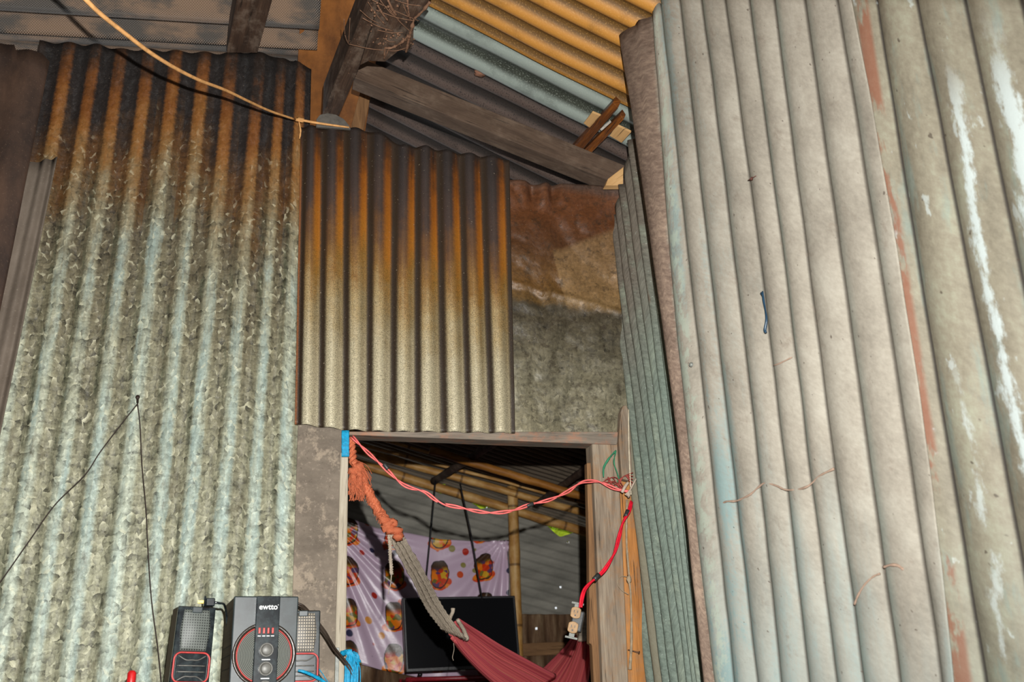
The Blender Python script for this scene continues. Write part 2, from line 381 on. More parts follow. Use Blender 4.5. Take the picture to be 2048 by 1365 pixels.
def sheet(name, mat, pl, yrefs, lines, top, bot, amp=.009, nv=90, res=12, extra=None, thick=.0025, shape=1.0):
    """A corrugated sheet: `lines` are (phase, x at each yref) rib lines; ribs crest at whole phases."""
    n = pl[0].normalized()
    if n.dot(CAM-pl[1]) < 0: n = -n
    rows = [(ph, [hit(x, y, pl) for x, y in zip(xs, yrefs)]) for ph, xs in lines]
    ts = [(y-yrefs[0])/(yrefs[-1]-yrefs[0]) for y in yrefs]
    p0, p1 = lines[0][0], lines[-1][0]
    nu = max(2, int((p1-p0)*res))
    def rowat(ph):
        for (a, A), (b, B) in zip(rows, rows[1:]):
            if ph <= b+1e-9:
                t = (ph-a)/(b-a); return [q+(w-q)*t for q, w in zip(A, B)]
        return rows[-1][1]
    verts, uvs, phs, faces = [], [], [], []
    um = 0; prev = None
    for i in range(nu+1):
        ph = p0+(p1-p0)*i/nu
        ctrl = rowat(ph)
        p1_ = lagr(ts, ctrl, 1.0); d1_ = (p1_-lagr(ts, ctrl, .98))/.02
        def at(t): return lagr(ts, ctrl, t) if t <= 1 else p1_+d1_*(t-1)
        def solve(poly):
            lo, hi = -1.5, 4.0
            for _ in range(36):
                mid = (lo+hi)/2
                if poly is None:                    # down to the ground
                    if at(mid).z > .004: lo = mid
                    else: hi = mid
                    continue
                x, y = proj(at(mid))
                if y < interp(poly, x): lo = mid
                else: hi = mid
            return (lo+hi)/2
        t0, t1 = solve(top), solve(bot)
        mid = at(.5)
        if prev is not None: um += (mid-prev).length
        prev = mid
        L = (at(1)-at(0)).length
        c = math.cos(2*PI*ph)
        c = (2*abs(math.cos(PI*ph))**.62-1) if shape < 1 else c
        for j in range(nv+1):
            t = t0+(t1-t0)*j/nv
            p = at(t)
            e = extra(ph, (t-t0)*L, um) if extra else 0
            verts.append(p+n*(amp*c+e)); uvs.append((um, (t-t0)*L)); phs.append((ph, j/nv))
    for i in range(nu):
        for j in range(nv):
            a = i*(nv+1)+j; faces.append((a, a+1, a+nv+2, a+nv+1))
    o = mesh_obj(name, verts, faces, mat, None, uvs, phs)
    return thicken(o, thick)
def slab(name, mat, poly, pl, depth, grain=None, parent=None, bev=.002, ends=None):
    """A board whose visible face has the outline `poly` on plane pl; it is `depth` thick, away from the camera."""
    n = pl[0].normalized()
    if n.dot(CAM-pl[1]) < 0: n = -n
    f = [hit(x, y, pl) for x, y in poly]
    for q, (x, y) in zip(f, poly):
        if y == 1440: q.z = 0                       # stands on the ground
    return prism(name, mat, f, -n*depth, grain, parent, bev)
def prism(name, mat, f, ext, grain=None, parent=None, bev=.002):
    b = [p+ext for p in f]
    k = len(f)
    if grain is None:
        es = [(f[(i+1) % k]-f[i]) for i in range(k)]; grain = max(es, key=lambda e: e.length)
    gx = grain.normalized(); nn = ext.normalized(); gy = nn.cross(gx).normalized()
    o0 = f[0]
    nrm = sum(((f[i]-f[0]).cross(f[(i+1) % k]-f[0]) for i in range(k)), V((0, 0, 0)))
    flip = nrm.dot(ext) > 0
    faces = [tuple(range(k)), tuple(range(2*k-1, k-1, -1))]+[(i, i+k, (i+1) % k+k, (i+1) % k) for i in range(k)]
    if flip: faces = [tuple(reversed(q)) for q in faces]
    vs = f+b
    ph = random.random()*5
    uvs = [((p-o0).dot(gx)+ph, (p-o0).dot(gy)+(p-o0).dot(nn)*.8+ph) for p in vs]
    o = mesh_obj(name, vs, faces, mat, parent, uvs, None, False)
    if bev: bevel(o, bev)
    return o
def beam(name, mat, a, b, w, h, up=V((0, 0, 1)), parent=None, bev=.003):
    """Rectangular timber from a to b; w across, h along up (hanging below the line)."""
    d = (b-a).normalized(); s = d.cross(up).normalized(); u = s.cross(d).normalized()
    f = [a+s*(w/2), a-s*(w/2), b-s*(w/2), b+s*(w/2)]
    return prism(name, mat, f, -u*h, d, parent, bev)
def cat(pts, k=6):
    if len(pts) < 3:
        return [pts[0]+(pts[1]-pts[0])*(i/k) for i in range(k+1)]
    out = []; P = [pts[0]*2-pts[1]]+pts+[pts[-1]*2-pts[-2]]
    for i in range(1, len(P)-2):
        a, b, c, d = P[i-1:i+3]
        for j in range(k):
            t = j/k
            out.append(.5*((2*b)+(c-a)*t+(2*a-5*b+4*c-d)*t*t+(3*b-a-3*c+d)*t**3))
    out.append(pts[-1]); return out
def frames(path):
    T = [(path[min(i+1, len(path)-1)]-path[max(i-1, 0)]).normalized() for i in range(len(path))]
    ref = V((0, 0, 1)) if abs(T[0].z) < .9 else V((1, 0, 0))
    N = [(ref-T[0]*ref.dot(T[0])).normalized()]
    for t in T[1:]:
        q = N[-1]-t*N[-1].dot(t); N.append(q.normalized())
    return T, N, [t.cross(nn) for t, nn in zip(T, N)]
class MB:                                  # collects several shapes into ONE mesh
    def __init__(s): s.v, s.f, s.uv = [], [], []
    def tube(s, pts, r, n=7, k=6, smooth=True, lump=0, cap=True):
        path = cat(pts, k) if smooth else pts
        T, N, B = frames(path); o = len(s.v); L = 0
        for i, p in enumerate(path):
            if i: L += (p-path[i-1]).length
            rr = r[0]+(r[-1]-r[0])*i/(len(path)-1) if isinstance(r, (list, tuple)) and len(r) == 2 else (interp([(q/(len(r)-1), x) for q, x in enumerate(r)], i/(len(path)-1)) if isinstance(r, (list, tuple)) else r)
            if lump: rr *= 1+lump*(noise.noise(p*90)+.5*noise.noise(p*220))
            for j in range(n):
                a = 2*PI*j/n
                s.v.append(p+(N[i]*math.cos(a)+B[i]*math.sin(a))*rr); s.uv.append((L, j/n*.03))
        for i in range(len(path)-1):
            for j in range(n):
                s.f.append((o+i*n+j, o+i*n+(j+1) % n, o+(i+1)*n+(j+1) % n, o+(i+1)*n+j))
        if cap:
            s.f.append(tuple(o+j for j in reversed(range(n)))); e = o+(len(path)-1)*n
            s.f.append(tuple(e+j for j in range(n)))
        return s
    def twist(s, pts, r, strands=2, pitch=.05, off=None, k=10, n=6, lump=0):
        path = cat(pts, k); T, N, B = frames(path); off = off or r*1.02; L = [0]
        for a, b in zip(path, path[1:]): L.append(L[-1]+(b-a).length)
        for q in range(strands):
            pp = [p+(N[i]*math.cos(2*PI*(L[i]/pitch+q/strands))+B[i]*math.sin(2*PI*(L[i]/pitch+q/strands)))*off for i, p in enumerate(path)]
            s.tube(pp, r, n, smooth=False, lump=lump)
        return s
    def blob(s, c, rad, n=12, m=8, lump=.25, seed=0, sx=V((1, 1, 1))):
        o = len(s.v)
        for i in range(m+1):
            th = PI*i/m
            for j in range(n):
                a = 2*PI*j/n
                d = V((math.sin(th)*math.cos(a), math.sin(th)*math.sin(a), math.cos(th)))
                q = 1+lump*noise.noise(d*1.9+V((seed*3.1, seed, 0)))
                s.v.append(c+V((d.x*sx.x, d.y*sx.y, d.z*sx.z))*rad*q); s.uv.append((j/n*.1, i/m*.1))
        for i in range(m):
            for j in range(n):
                s.f.append((o+i*n+j, o+(i+1)*n+j, o+(i+1)*n+(j+1) % n, o+i*n+(j+1) % n))
        return s
    def box(s, c, sz, M=None):
        o = len(s.v); h = V(sz)/2
        for x, y, z in ((-1, -1, -1), (1, -1, -1), (1, 1, -1), (-1, 1, -1), (-1, -1, 1), (1, -1, 1), (1, 1, 1), (-1, 1, 1)):
            p = V((x*h.x, y*h.y, z*h.z))
            if M: p = M @ p
            s.v.append(V(c)+p); s.uv.append((p.x, p.z))
        for q in ((0, 3, 2, 1), (4, 5, 6, 7), (0, 1, 5, 4), (1, 2, 6, 5), (2, 3, 7, 6), (3, 0, 4, 7)):
            s.f.append(tuple(o+i for i in q))
        return s
    def lathe(s, c, prof, axis='y', n=40):  # prof: (radius, offset along axis)
        o = len(s.v)
        for r, d in prof:
            for j in range(n):
                a = 2*PI*j/n
                p = V((r*math.cos(a), d, r*math.sin(a))) if axis == 'y' else V((r*math.cos(a), r*math.sin(a), d))
                s.v.append(V(c)+p); s.uv.append((r, j/n*.2))
        for i in range(len(prof)-1):
            for j in range(n):
                q = (o+i*n+j, o+i*n+(j+1) % n, o+(i+1)*n+(j+1) % n, o+(i+1)*n+j)
                s.f.append(q)
        return s
    def build(s, name, mat, parent=None, smooth=True, bev=0):
        o = mesh_obj(name, s.v, s.f, mat, parent, s.uv, None, smooth)
        if bev: bevel(o, bev)
        return o
def nz(a, b, c=0.0): return noise.noise(V((a, b, c)))

# ================================================================== PLANES
WALL = 2.95
P_LEFT = PY(2.955)
P_MID = PY(2.925)
P_FLAT = PY(2.945)
P_S1 = (V((-1, 0, 0)), V((1.118, 2.93, 0)))
_a = math.radians(17)
P_S2 = (V((-math.cos(_a), -math.sin(_a), 0)), V((1.034, 2.23, 0)))
P_S3 = (V((-math.cos(_a), -math.sin(_a), 0)), V((1.034, 2.23, 0))+V((math.cos(_a), math.sin(_a), 0))*.022)
RS, RZ = .46, 3.44                          # front roof: z = RZ - RS x
FS = .296                                   # back roof
def roof_z(x): return RZ-RS*x
P_ROOF = (V((RS, 0, 1)), V((0, 0, RZ)))
YF = 5.6
def froof_z(x): return 2.355-FS*(x-.541)

# ================================================================== SHEETS
def dent(seed, k=.006, f=3.0):
    return lambda ph, d, u: k*nz(u*f+seed, d*f*.6, seed)+k*.35*nz(u*f*4, d*f*3, seed+9)
E_LEFT, E_MID, E_GREEN, E_S2, E_S3 = dent(1, .007), dent(4, .005), dent(7, .006), dent(11, .007, 2.2), dent(15, .006, 2.0)

lt = [65, 126, 181, 233, 291, 345, 404, 458, 517, 561, 600, 622]
lb = [-110, -50, 20, 90, 158, 229, 305, 364, 434, 498, 557, 597]
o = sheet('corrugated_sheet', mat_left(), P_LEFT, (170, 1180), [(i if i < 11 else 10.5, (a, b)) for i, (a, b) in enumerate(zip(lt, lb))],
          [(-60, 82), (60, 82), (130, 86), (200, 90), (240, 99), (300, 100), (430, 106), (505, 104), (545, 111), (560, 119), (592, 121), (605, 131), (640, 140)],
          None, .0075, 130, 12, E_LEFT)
tag(o, 'tall galvanised corrugated sheet left of the doorway, sooty and rusty along its top', 'corrugated metal sheet', 'corrugated wall sheets')

o = sheet('corrugated_sheet', mat_mid(), P_MID, (300, 840),
          [(-.62, (601, 590)), (0, (622, 614)), (1, (665, 662)), (2, (711, 711)), (3, (760, 757)), (4, (809, 806)), (5, (852, 855)), (6, (896, 909)), (7, (940, 955)), (8, (983, 1001)), (8.66, (1019, 1030))],
          [(595, 252), (650, 256), (690, 256), (740, 263), (780, 276), (800, 292), (850, 293), (905, 303), (950, 309), (1025, 320)],
          [(560, 845), (600, 849), (690, 860), (760, 863), (1040, 867)], .0095, 80, 16, lambda ph, d, u: E_MID(ph, d, u)+.004*math.exp(-((d-.33)/.05)**2-((ph-3)/.8)**2))
tag(o, 'rust streaked corrugated sheet nailed directly above the doorway', 'corrugated metal sheet', 'corrugated wall sheets')

def crumple(ph, d, u):
    e = .022*abs(nz(u*5+3, d*5, 2))+.012*abs(nz(u*11, d*10+4, 5))+.004*abs(nz(u*24+7, d*22, 9))
    e -= .030*math.exp(-((d-.03)/.05)**2)*(math.exp(-((u-.10)/.02)**2)+math.exp(-((u-.17)/.018)**2)*1.2)
    return e-.012+.012*math.exp(-abs(d-.42-.25*(u-.16))/.01)
o = sheet('flat_metal_sheet', mat_flat(), P_FLAT, (370, 865), [(.25, (1008, 1020)), (1.25, (1090, 1100)), (2.25, (1170, 1180)), (3.25, (1262, 1280))],
          [(1005, 360), (1015, 359), (1060, 362), (1080, 368), (1100, 362), (1120, 364), (1150, 366), (1235, 372), (1300, 374)],
          [(1000, 866), (1300, 872)], 0.0, 110, 22, crumple)
tag(o, 'flat crumpled metal sheet, rust brown above and grey below, in the corner above the doorway', 'metal sheet')

o = sheet('corrugated_sheet', mat_green(), P_S1, (540, 1365),
          [(.5, (1192, 1293)), (1.5, (1207, 1310)), (2.5, (1222, 1327)), (3.5, (1233, 1341)), (4.5, (1247, 1357)), (5.5, (1260, 1375)), (6.5, (1274, 1387)), (7.5, (1288, 1397)), (8.5, (1302, 1406)), (9.5, (1318, 1417)), (10.5, (1336, 1430)), (11.5, (1356, 1446))],
          [(1150, 480), (1227, 432), (1236, 420), (1238, 372), (1253, 366), (1256, 286), (1268, 276), (1300, 262), (1400, 250)],
          None, .011, 60, 12, E_GREEN)
tag(o, 'narrow green tarnished corrugated sheet standing in the corner right of the doorway', 'corrugated metal sheet', 'corrugated wall sheets')

o = sheet('corrugated_sheet', mat_dusty(), P_S2, (0, 680, 1365),
          [(-1.5, (1222, 1326, 1408)), (-.5, (1303, 1352, 1428)), (.5, (1317, 1393, 1467)), (1.5, (1357, 1435, 1514)), (2.5, (1401, 1487, 1561)), (3.5, (1449, 1539, 1615)), (4.5, (1497, 1586, 1671)), (5.5, (1546, 1634, 1725)), (6.5, (1606, 1703, 1798)), (7.5, (1672, 1781, 1883)), (8.1, (1707, 1829, 1915))],
          [(1200, 80), (1230, 73), (1275, 53), (1280, 42), (1296, 36), (1312, 23), (1320, -10), (1340, -14), (2100, -14)],
          None, .0095, 100, 20, E_S2, shape=.8)
S2 = tag(o, 'wide dusty beige corrugated sheet with a sooty brown left edge, on the right hand wall', 'corrugated metal sheet', 'corrugated wall sheets')

o = sheet('corrugated_sheet', mat_olive(), P_S3, (0, 680, 1365),
          [(.6, (1690, 1780, 1868)), (1.5, (1752, 1858, 1968)), (2.5, (1833, 1960, 2085)), (3.5, (1928, 2067, 2205)), (4.5, (2040, 2190, 2340)), (5.5, (2170, 2330, 2490)), (6.5, (2330, 2490, 2660))],
          [(1200, -14), (3000, -14)], None, .013, 80, 16, E_S3, shape=.8)
tag(o, 'olive grey corrugated sheet splashed with white paint, at the right edge nearest the camera', 'corrugated metal sheet', 'corrugated wall sheets')

m_strip = mat_brown_sheet('grey_dust_sheet', (88, 78, 68), (112, 101, 90), (146, 134, 120))
m_dark = mat_brown_sheet('dark_brown_sheet', (46, 34, 28), (76, 56, 44), (112, 92, 76))
o = sheet('corrugated_sheet', m_strip, PY(2.93), (320, 800),
          [(.0, (62, -48)), (.5, (79, -32)), (1, (92, -12)), (1.5, (103, 2)), (2, (115, 16))],
          [(-60, 330), (62, 326), (85, 322), (115, 316), (200, 310)], None, .006, 60, 14, dent(21, .004))
tag(o, 'narrow grey dusty strip of ribbed sheet with a torn top at the left edge', 'corrugated metal sheet', 'corrugated wall sheets')
o = sheet('corrugated_sheet', m_dark, PY(2.915), (100, 740),
          [(-4, (-520, -760)), (.0, (-130, -330)), (1, (-30, -200)), (2, (60, -70)), (2.4, (103, -24))],
          [(-900, 70), (0, 86), (28, 88), (30, 99), (55, 100), (85, 108), (101, 124), (120, 150)], None, .005, 60, 14, dent(25, .008, 6))
tag(o, 'dark brown sooty sheet in the upper left corner with a ragged rusty edge', 'corrugated metal sheet', 'corrugated wall sheets')

# ------------------------------------------------------------------ roofs
def roof_sheet(name, mat, x0, x1, y0, y1, zf, pitch, amp, lift=0, nx=40, res=12, seed=0, thick=.003):
    nx_, ny = nx, max(4, int((y1-y0)/pitch*res))
    vs, uv, ph, fs = [], [], [], []
    for i in range(ny+1):
        y = y0+(y1-y0)*i/ny; p = (y-y0)/pitch
        xe = x1(y) if callable(x1) else x1
        for j in range(nx_+1):
            x = x0+(xe-x0)*j/nx_
            z = zf(x)+lift+amp*-math.cos(2*PI*p)+.006*nz(x*3+seed, y*3)
            vs.append(V((x, y, z))); uv.append((x*1.08, y)); ph.append((p, j/nx_))
    for i in range(ny):
        for j in range(nx_):
            a = i*(nx_+1)+j; fs.append((a, a+nx_+1, a+nx_+2, a+1))
    o = mesh_obj(name, vs, fs, mat, None, uv, ph)
    return thicken(o, thick)
Y_S2 = hit(1232, 76, P_S2).y+.02
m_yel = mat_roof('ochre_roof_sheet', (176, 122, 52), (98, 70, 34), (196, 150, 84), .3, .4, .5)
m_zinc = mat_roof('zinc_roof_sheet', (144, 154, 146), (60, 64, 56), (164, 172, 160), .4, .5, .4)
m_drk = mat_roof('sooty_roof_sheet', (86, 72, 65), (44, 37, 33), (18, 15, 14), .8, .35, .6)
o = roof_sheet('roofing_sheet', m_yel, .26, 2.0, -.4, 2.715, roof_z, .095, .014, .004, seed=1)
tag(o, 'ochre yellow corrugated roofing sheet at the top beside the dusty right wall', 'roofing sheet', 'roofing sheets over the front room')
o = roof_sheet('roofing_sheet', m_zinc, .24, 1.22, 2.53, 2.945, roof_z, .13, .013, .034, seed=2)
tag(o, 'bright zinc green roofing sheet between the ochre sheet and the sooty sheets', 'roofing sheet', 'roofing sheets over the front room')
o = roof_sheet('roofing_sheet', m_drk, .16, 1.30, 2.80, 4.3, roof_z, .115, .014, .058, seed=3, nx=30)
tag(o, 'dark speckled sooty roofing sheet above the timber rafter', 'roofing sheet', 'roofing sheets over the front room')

def lroof_z(x): return 3.26+.07*(x+.9)
m_wv = mat_weave('woven_black_roofing', (136, 112, 92), (86, 80, 74))
def wave_sheet(name, x0, x1, y0, y1, zf, wob, nx=50, ny=40):
    vs, uv, fs = [], [], []
    for i in range(ny+1):
        t = i/ny; y = y0+(y1-y0)*t
        for j in range(nx+1):
            x = x0+(x1-x0)*j/nx
            vs.append(V((x, y, zf(x)+wob(t, x)))); uv.append((x, y*1.3))
    for i in range(ny):
        for j in range(nx):
            a = i*(nx+1)+j; fs.append((a, a+nx+1, a+nx+2, a+1))
    return thicken(mesh_obj(name, vs, fs, m_wv, None, uv), .006)
o = wave_sheet('roofing_sheet', -1.55, .085, 1.70, 3.10, lroof_z, lambda t, x: -.035*math.cos(2*PI*(t*1.4-.84)/.19*.95)-.02*max(0, (t*1.4-.8)/.6), 50, 90)
tag(o, 'black woven roofing sheet with a cut end, uppermost at the top left', 'roofing sheet', 'woven roofing at the top left')
o = wave_sheet('roofing_sheet', -1.5, .05, 3.02, 3.55, lroof_z, lambda t, x: .045-.02*math.cos(2*PI*t*3))
tag(o, 'greyish woven roofing sheet just above the sooty top of the left wall sheet', 'roofing sheet', 'woven roofing at the top left')
m_orange = mat_brown_sheet('rusty_orange_sheet', (96, 58, 28), (150, 94, 44), (170, 124, 76))
vs, uv, fs = [], [], []
for i in range(13):
    for j in range(13):
        x = .02+.28*i/12; y = 2.45+1.65*j/12
        vs.append(V((x, y, 3.40+.03*math.sin(i/12*PI)+.02*nz(x*9, y*4)-.25*(j/12)**1.2))); uv.append((x, y))
for i in range(12):
    for j in range(12):
        a = i*13+j; fs.append((a, a+13, a+14, a+1))
o = thicken(mesh_obj('ridge_cap_sheet', vs, fs, m_orange, None, uv, [(0, 0)]*len(vs)), .003)
tag(o, 'rusty orange ridge sheet showing between the black roofing and the big beam', 'roofing sheet')

# ------------------------------------------------------------------ timbers
W_DARK = wood('sooty_timber', (34, 25, 20), (60, 44, 34), (84, 64, 50), 1, (128, 112, 98), .45)
W_RAFT = wood('dusty_rafter', (58, 45, 36), (80, 64, 52), (98, 80, 66), 1, (128, 110, 94), .3)
W_ORNG = wood('varnished_purlin', (50, 28, 15), (96, 54, 24), (150, 88, 32), 1.3, None, 0, .35)
W_PALE = wood('pale_plywood', (160, 122, 78), (186, 146, 96), (204, 166, 116), .7)
W_GREY = wood('weathered_post', (96, 82, 68), (130, 116, 100), (160, 146, 126), 1.1, (150, 108, 66), .45)
W_PLNK = wood('orange_plank', (128, 82, 40), (170, 114, 60), (190, 134, 80), .9, (132, 108, 84), .6)
W_JAMB = wood('pale_grey_post', (140, 130, 112), (166, 156, 138), (186, 178, 160), 1.2)
W_LINT = wood('worn_lintel', (84, 78, 70), (122, 112, 100), (150, 132, 114), 1.2, (172, 112, 80), .6)
W_BROWN = wood('brown_board', (84, 60, 40), (120, 88, 58), (148, 112, 76), 1)

# rafter lying on the wall frame
a = wy(706, 167, 2.99); b = wy(1255, 389, 2.99)
a2 = wy(700, 120, 2.99)
d = (b-a).normalized(); up = V((d.z*-1, 0, d.x)).normalized()
rf = beam('rafter', W_RAFT, a+up*.085, b+up*.085, .075, .085, up)
tag(rf, 'long dusty brown rafter sloping down to the right over the doorway wall', 'roof timber')
# purlin, shims
P_PUR = (V((RS, 0, 1)), V((0, 0, RZ-.035)))
o = empty('purlin', hit(1180, 290, P_PUR)); PURL = o
tag(o, 'short varnished orange brown purlin piece on the right end of the rafter', 'roof timber')
k1 = slab('batten', W_ORNG, [(1226, 205), (1236, 216), (1143, 326), (1128, 313)], P_PUR, .03, V((-.1, 1, 0)))
k2 = slab('batten', W_ORNG, [(1240, 229), (1247, 240), (1160, 330), (1147, 322)], (P_PUR[0], V((0, 0, RZ-.03))), .025, V((-.1, 1, 0)))
adopt(o, k1, k2)
m_shard = flat('white_lath', (196, 190, 180), .4, .5)
k3 = slab('lath', m_shard, [(1219, 242), (1222, 245), (1203, 262), (1200, 259)], (P_PUR[0], V((0, 0, RZ-.037))), .003, V((-.1, 1, 0)), None, 0); adopt(o, k3)
shl = ['pale plywood shim left of the varnished purlin', 'pale plywood shim right of the varnished purlin', 'pale wood corner offcut at the low end of the rafter']
for q, (poly, zz) in enumerate((([(1184, 225), (1203, 233), (1181, 257), (1167, 247)], .028), ([(1233, 251), (1262, 265), (1243, 286), (1219, 272)], .028))):
    s = slab('wood_shim', W_PALE, poly, (P_PUR[0], V((0, 0, RZ-zz))), .008, None, None, .001)
    tag(s, shl[q], 'wood offcut', 'pale wood offcuts under the roof')
s = slab('wood_shim', W_PALE, [(1247, 334), (1246, 371), (1211, 371), (1216, 358)], PY(2.88), .03, None, None, .001)
tag(s, shl[2], 'wood offcut', 'pale wood offcuts under the roof')
# big beam under the ridge
ZB = 2.95
RB = empty('ridge_beam', hit(700, 110, PZ(ZB)))
tag(RB, 'big dark beam hung with cobwebs, running overhead from the top centre to the wall', 'roof timber')
def zpoly(pp, z): return [hit(x, y, PZ(z)) for x, y in pp]
k1 = prism('timber', W_DARK, zpoly([(735, 0), (852, -300), (930, -300), (768, 40), (720, 131), (678, 230), (645, 230)], ZB), V((0, 0, .125)), V((-.147, 1, 0)))
k2 = prism('lapped_board', W_DARK, zpoly([(852, -300), (1010, -300), (860, 0), (828, 40), (826, 92), (816, 104), (800, 100), (770, 124), (738, 122), (720, 131)], ZB-.012), V((0, 0, .05)), V((-.147, 1, 0)))
adopt(RB, k1, k2)
# webs and debris hanging on it
web = MB(); m_web = flat('cobweb_thread', (112, 84, 66), .9, .1)
random.seed(5)
def wpt(x, y, dz=0): return hit(x, y, PZ(ZB-.014-dz))
for x0, y0, x1, y1, sag in ((744, 0, 838, 42, .0), (752, 20, 830, 42, .004), (725, 36, 786, 62, .004), (778, 18, 824, 66, .003), (697, 88, 772, 101, .002), (772, 101, 812, 96, .004), (736, 4, 770, 50, .002), (760, 0, 800, 40, .006), (790, 0, 842, 12, .002), (700, 36, 697, 88, 0), (688, 38, 690, 70, 0), (690, 70, 697, 88, 0), (755, 60, 806, 65, .003), (766, 76, 790, 84, .003), (720, 20, 760, 48, .004), (806, 8, 822, 40, .003)):
    p, q = wpt(x0, y0), wpt(x1, y1)
    web.tube([p, (p+q)/2+V((nz(x0, y0)*.006, nz(y1, x1)*.006, -sag-.002)), q], .0013, 5, 5, lump=.4)
for x0, y0, x1, y1, r in ((860, 4, 828, 38, .004), (828, 38, 818, 74, .0045), (818, 74, 812, 104, .004), (818, 70, 792, 92, .0035), (792, 92, 770, 96, .003), (770, 96, 768, 117, .0025), (768, 117, 778, 96, .002), (776, 0, 792, 30, .004), (815, 0, 818, 34, .003), (755, 10, 775, 40, .003)):
    p, q = wpt(x0, y0), wpt(x1, y1)
    web.tube([p, (p+q)/2+V((nz(x1, y0)*.01, nz(y1, x0)*.01, -.004)), q], r, 6, 7, lump=.9)
for i in range(46):
    x = random.uniform(742, 828); y = random.uniform(0, 92)
    web.blob(wpt(x, y, random.uniform(0, .006)), random.uniform(.0012, .0042), 6, 5, .9, i)
for i in range(36):
    t = random.random(); x = 652+(735-652)*t+random.uniform(-6, 34); y = 222-(222)*t
    web.blob(hit(x, max(2, y), PZ(ZB-.003)), random.uniform(.0006, .0016), 5, 4, .6, i)
o = web.build('cobweb', m_web); tag(o, 'tangle of brown cobwebs and debris hanging from the big overhead beam', 'cobweb', None, 'stuff')

LR = prism('strut', W_DARK, zpoly([(628, -300), (515, 106), (453, 106), (532, -300)], 3.12), V((0, 0, .15)), V((-.15, 1, 0)))
tag(LR, 'dark sooty strut crossing under the black woven roofing at the top left', 'roof timber')
s = slab('batten_stub', W_BROWN, [(722, 176), (744, 178), (727, 262), (700, 262)], PY(3.30), .04, V((0, 0, 1)))
tag(s, 'short brown batten hanging behind the wall under the rafter end', 'roof timber')
mb = MB(); nc = hit(961, 146, (P_ROOF[0], P_ROOF[1]+V((0, 0, .035)))); mb.blob(nc, .017, 12, 9, .6, 33, V((1.25, .9, .6))); mb.blob(nc+V((-.010, .006, .004)), .011, 9, 7, .6, 35)
o = mb.build('wasp_nest', flat('mud_nest', (128, 92, 74), .95, .1)); tag(o, 'small brown mud nest stuck under the dark speckled roofing sheet', 'nest')
# half round dusty plate at the end of the cord
vs = [V((0, 0, 0))]
c0 = wy(668, 254, 2.90); m_plate = flat('dusty_plate', (84, 80, 74), .6, .4)
pts = [wy(x, y, 2.905) for x, y in ((632, 253), (633, 238), (640, 229), (655, 226), (672, 229), (688, 238), (698, 250), (702, 258))]
o = prism('half_round_plate', m_plate, pts, V((0, .012, 0)), None, None, .002)
tag(o, 'grey half round plate at the foot of the big beam, above the rusty sheet', 'plate')

# ------------------------------------------------------------------ doorway
m_fib = Mat('fibre_board', .85, .2); uv = m_fib.uv()
n1 = m_fib.noise(m_fib.mp(uv, (6, 3, 1)), 1.6, 6, .7); n2 = m_fib.noise(uv, 60, 4, .7)
sv = m_fib.sep(uv)[1]
wd = m_fib.step(m_fib.noise(m_fib.mp(uv, (7, 7, 1), (2, 2, 0)), 1.4, 6, .75), .52, .62)
c = m_fib.ramp(n1, [(.35, lin(98, 89, 79)), (.65, lin(128, 117, 104))])
c = m_fib.mix(m_fib.f('MULTIPLY', wd, .7), c, lin(158, 144, 126))
c = m_fib.mix(m_fib.f('MULTIPLY', m_fib.step(n2, .56, .68), .45), c, lin(164, 150, 134))
c = m_fib.mix(m_fib.f('MULTIPLY', m_fib.step(n2, .40, .30), .5), c, lin(60, 50, 42))
m_fib.col(c); m_fib.bump(n2, .3, .004)
o = slab('fibre_board', m_fib.m, [(596, 846), (690, 846), (684, 920), (670, 1440), (584, 1440)], PY(2.944), .012, V((0, 0, 1)))
tag(o, 'upright greyish brown fibre board between the left wall sheet and the door post', 'board')
o = slab('door_post', W_JAMB, [(681, 905), (697, 905), (698, 1440), (665, 1440)], PY(2.935), .05, V((0, 0, 1)), None, .004)
tag(o, 'pale grey door post on the left of the doorway', 'door post')
lz0 = wy(960, 880, 2.93).z
o = prism('lintel', W_LINT, [wy(694, 863, 2.935), wy(1240, 864, 2.935), wy(1234, 890, 2.935), wy(694, 870, 2.935)], V((0, .065, 0)), V((1, 0, 0)), None, .003)
tag(o, 'worn wooden lintel across the top of the doorway', 'lintel')
o = slab('door_post', W_GREY, [(1184, 884), (1236, 884), (1243, 1440), (1197, 1440)], PY(2.94), .07, V((0, 0, 1)), None, .004)
RP = tag(o, 'weathered grey brown door post on the right of the doorway', 'door post')
o = slab('door_stop', W_BROWN, [(1174, 926), (1188, 926), (1191, 1080), (1197, 1440), (1186, 1440), (1184, 1290), (1179, 1288), (1178, 1100)], PY(2.965), .03, V((0, 0, 1)), None, .003)
tag(o, 'thin brown door stop strip on the inner side of the right door post', 'door trim')
o = slab('plank', W_PLNK, [(1236, 880), (1262, 880), (1300, 1440), (1242, 1440)], PY(2.952), .04, V((0, 0, 1)), None, .003)
tag(o, 'orange plank behind the right door post next to the green sheet', 'plank')
o = slab('wood_block', W_GREY, [(1241, 826), (1246, 812), (1252, 810), (1258, 820), (1265, 945), (1258, 962), (1244, 958), (1238, 880)], PY(2.918), .028, V((0, 0, 1)), None, .003)
tag(o, 'upright wooden block at the right end of the lintel', 'wood block')
def nail(pt, d, L, r, mat, name='nail', head=2.2):
    mb = MB(); mb.tube([pt, pt+d*L*.5, pt+d*L], r, 7, 2); mb.tube([pt+d*L, pt+d*(L+.002)], r*head, 8, 1)
    return mb.build(name, mat)
m_nail = flat('rusty_nail', (96, 68, 50), .6, .4, .4); m_steel = flat('steel', (112, 114, 108), .5, .4, .2)
o = nail(wy(1256, 1301, 2.953), V((.75, -.55, -.25)).normalized(), .034, .0022, m_nail)
tag(o, 'rusty nail sticking out of the orange plank', 'nail')
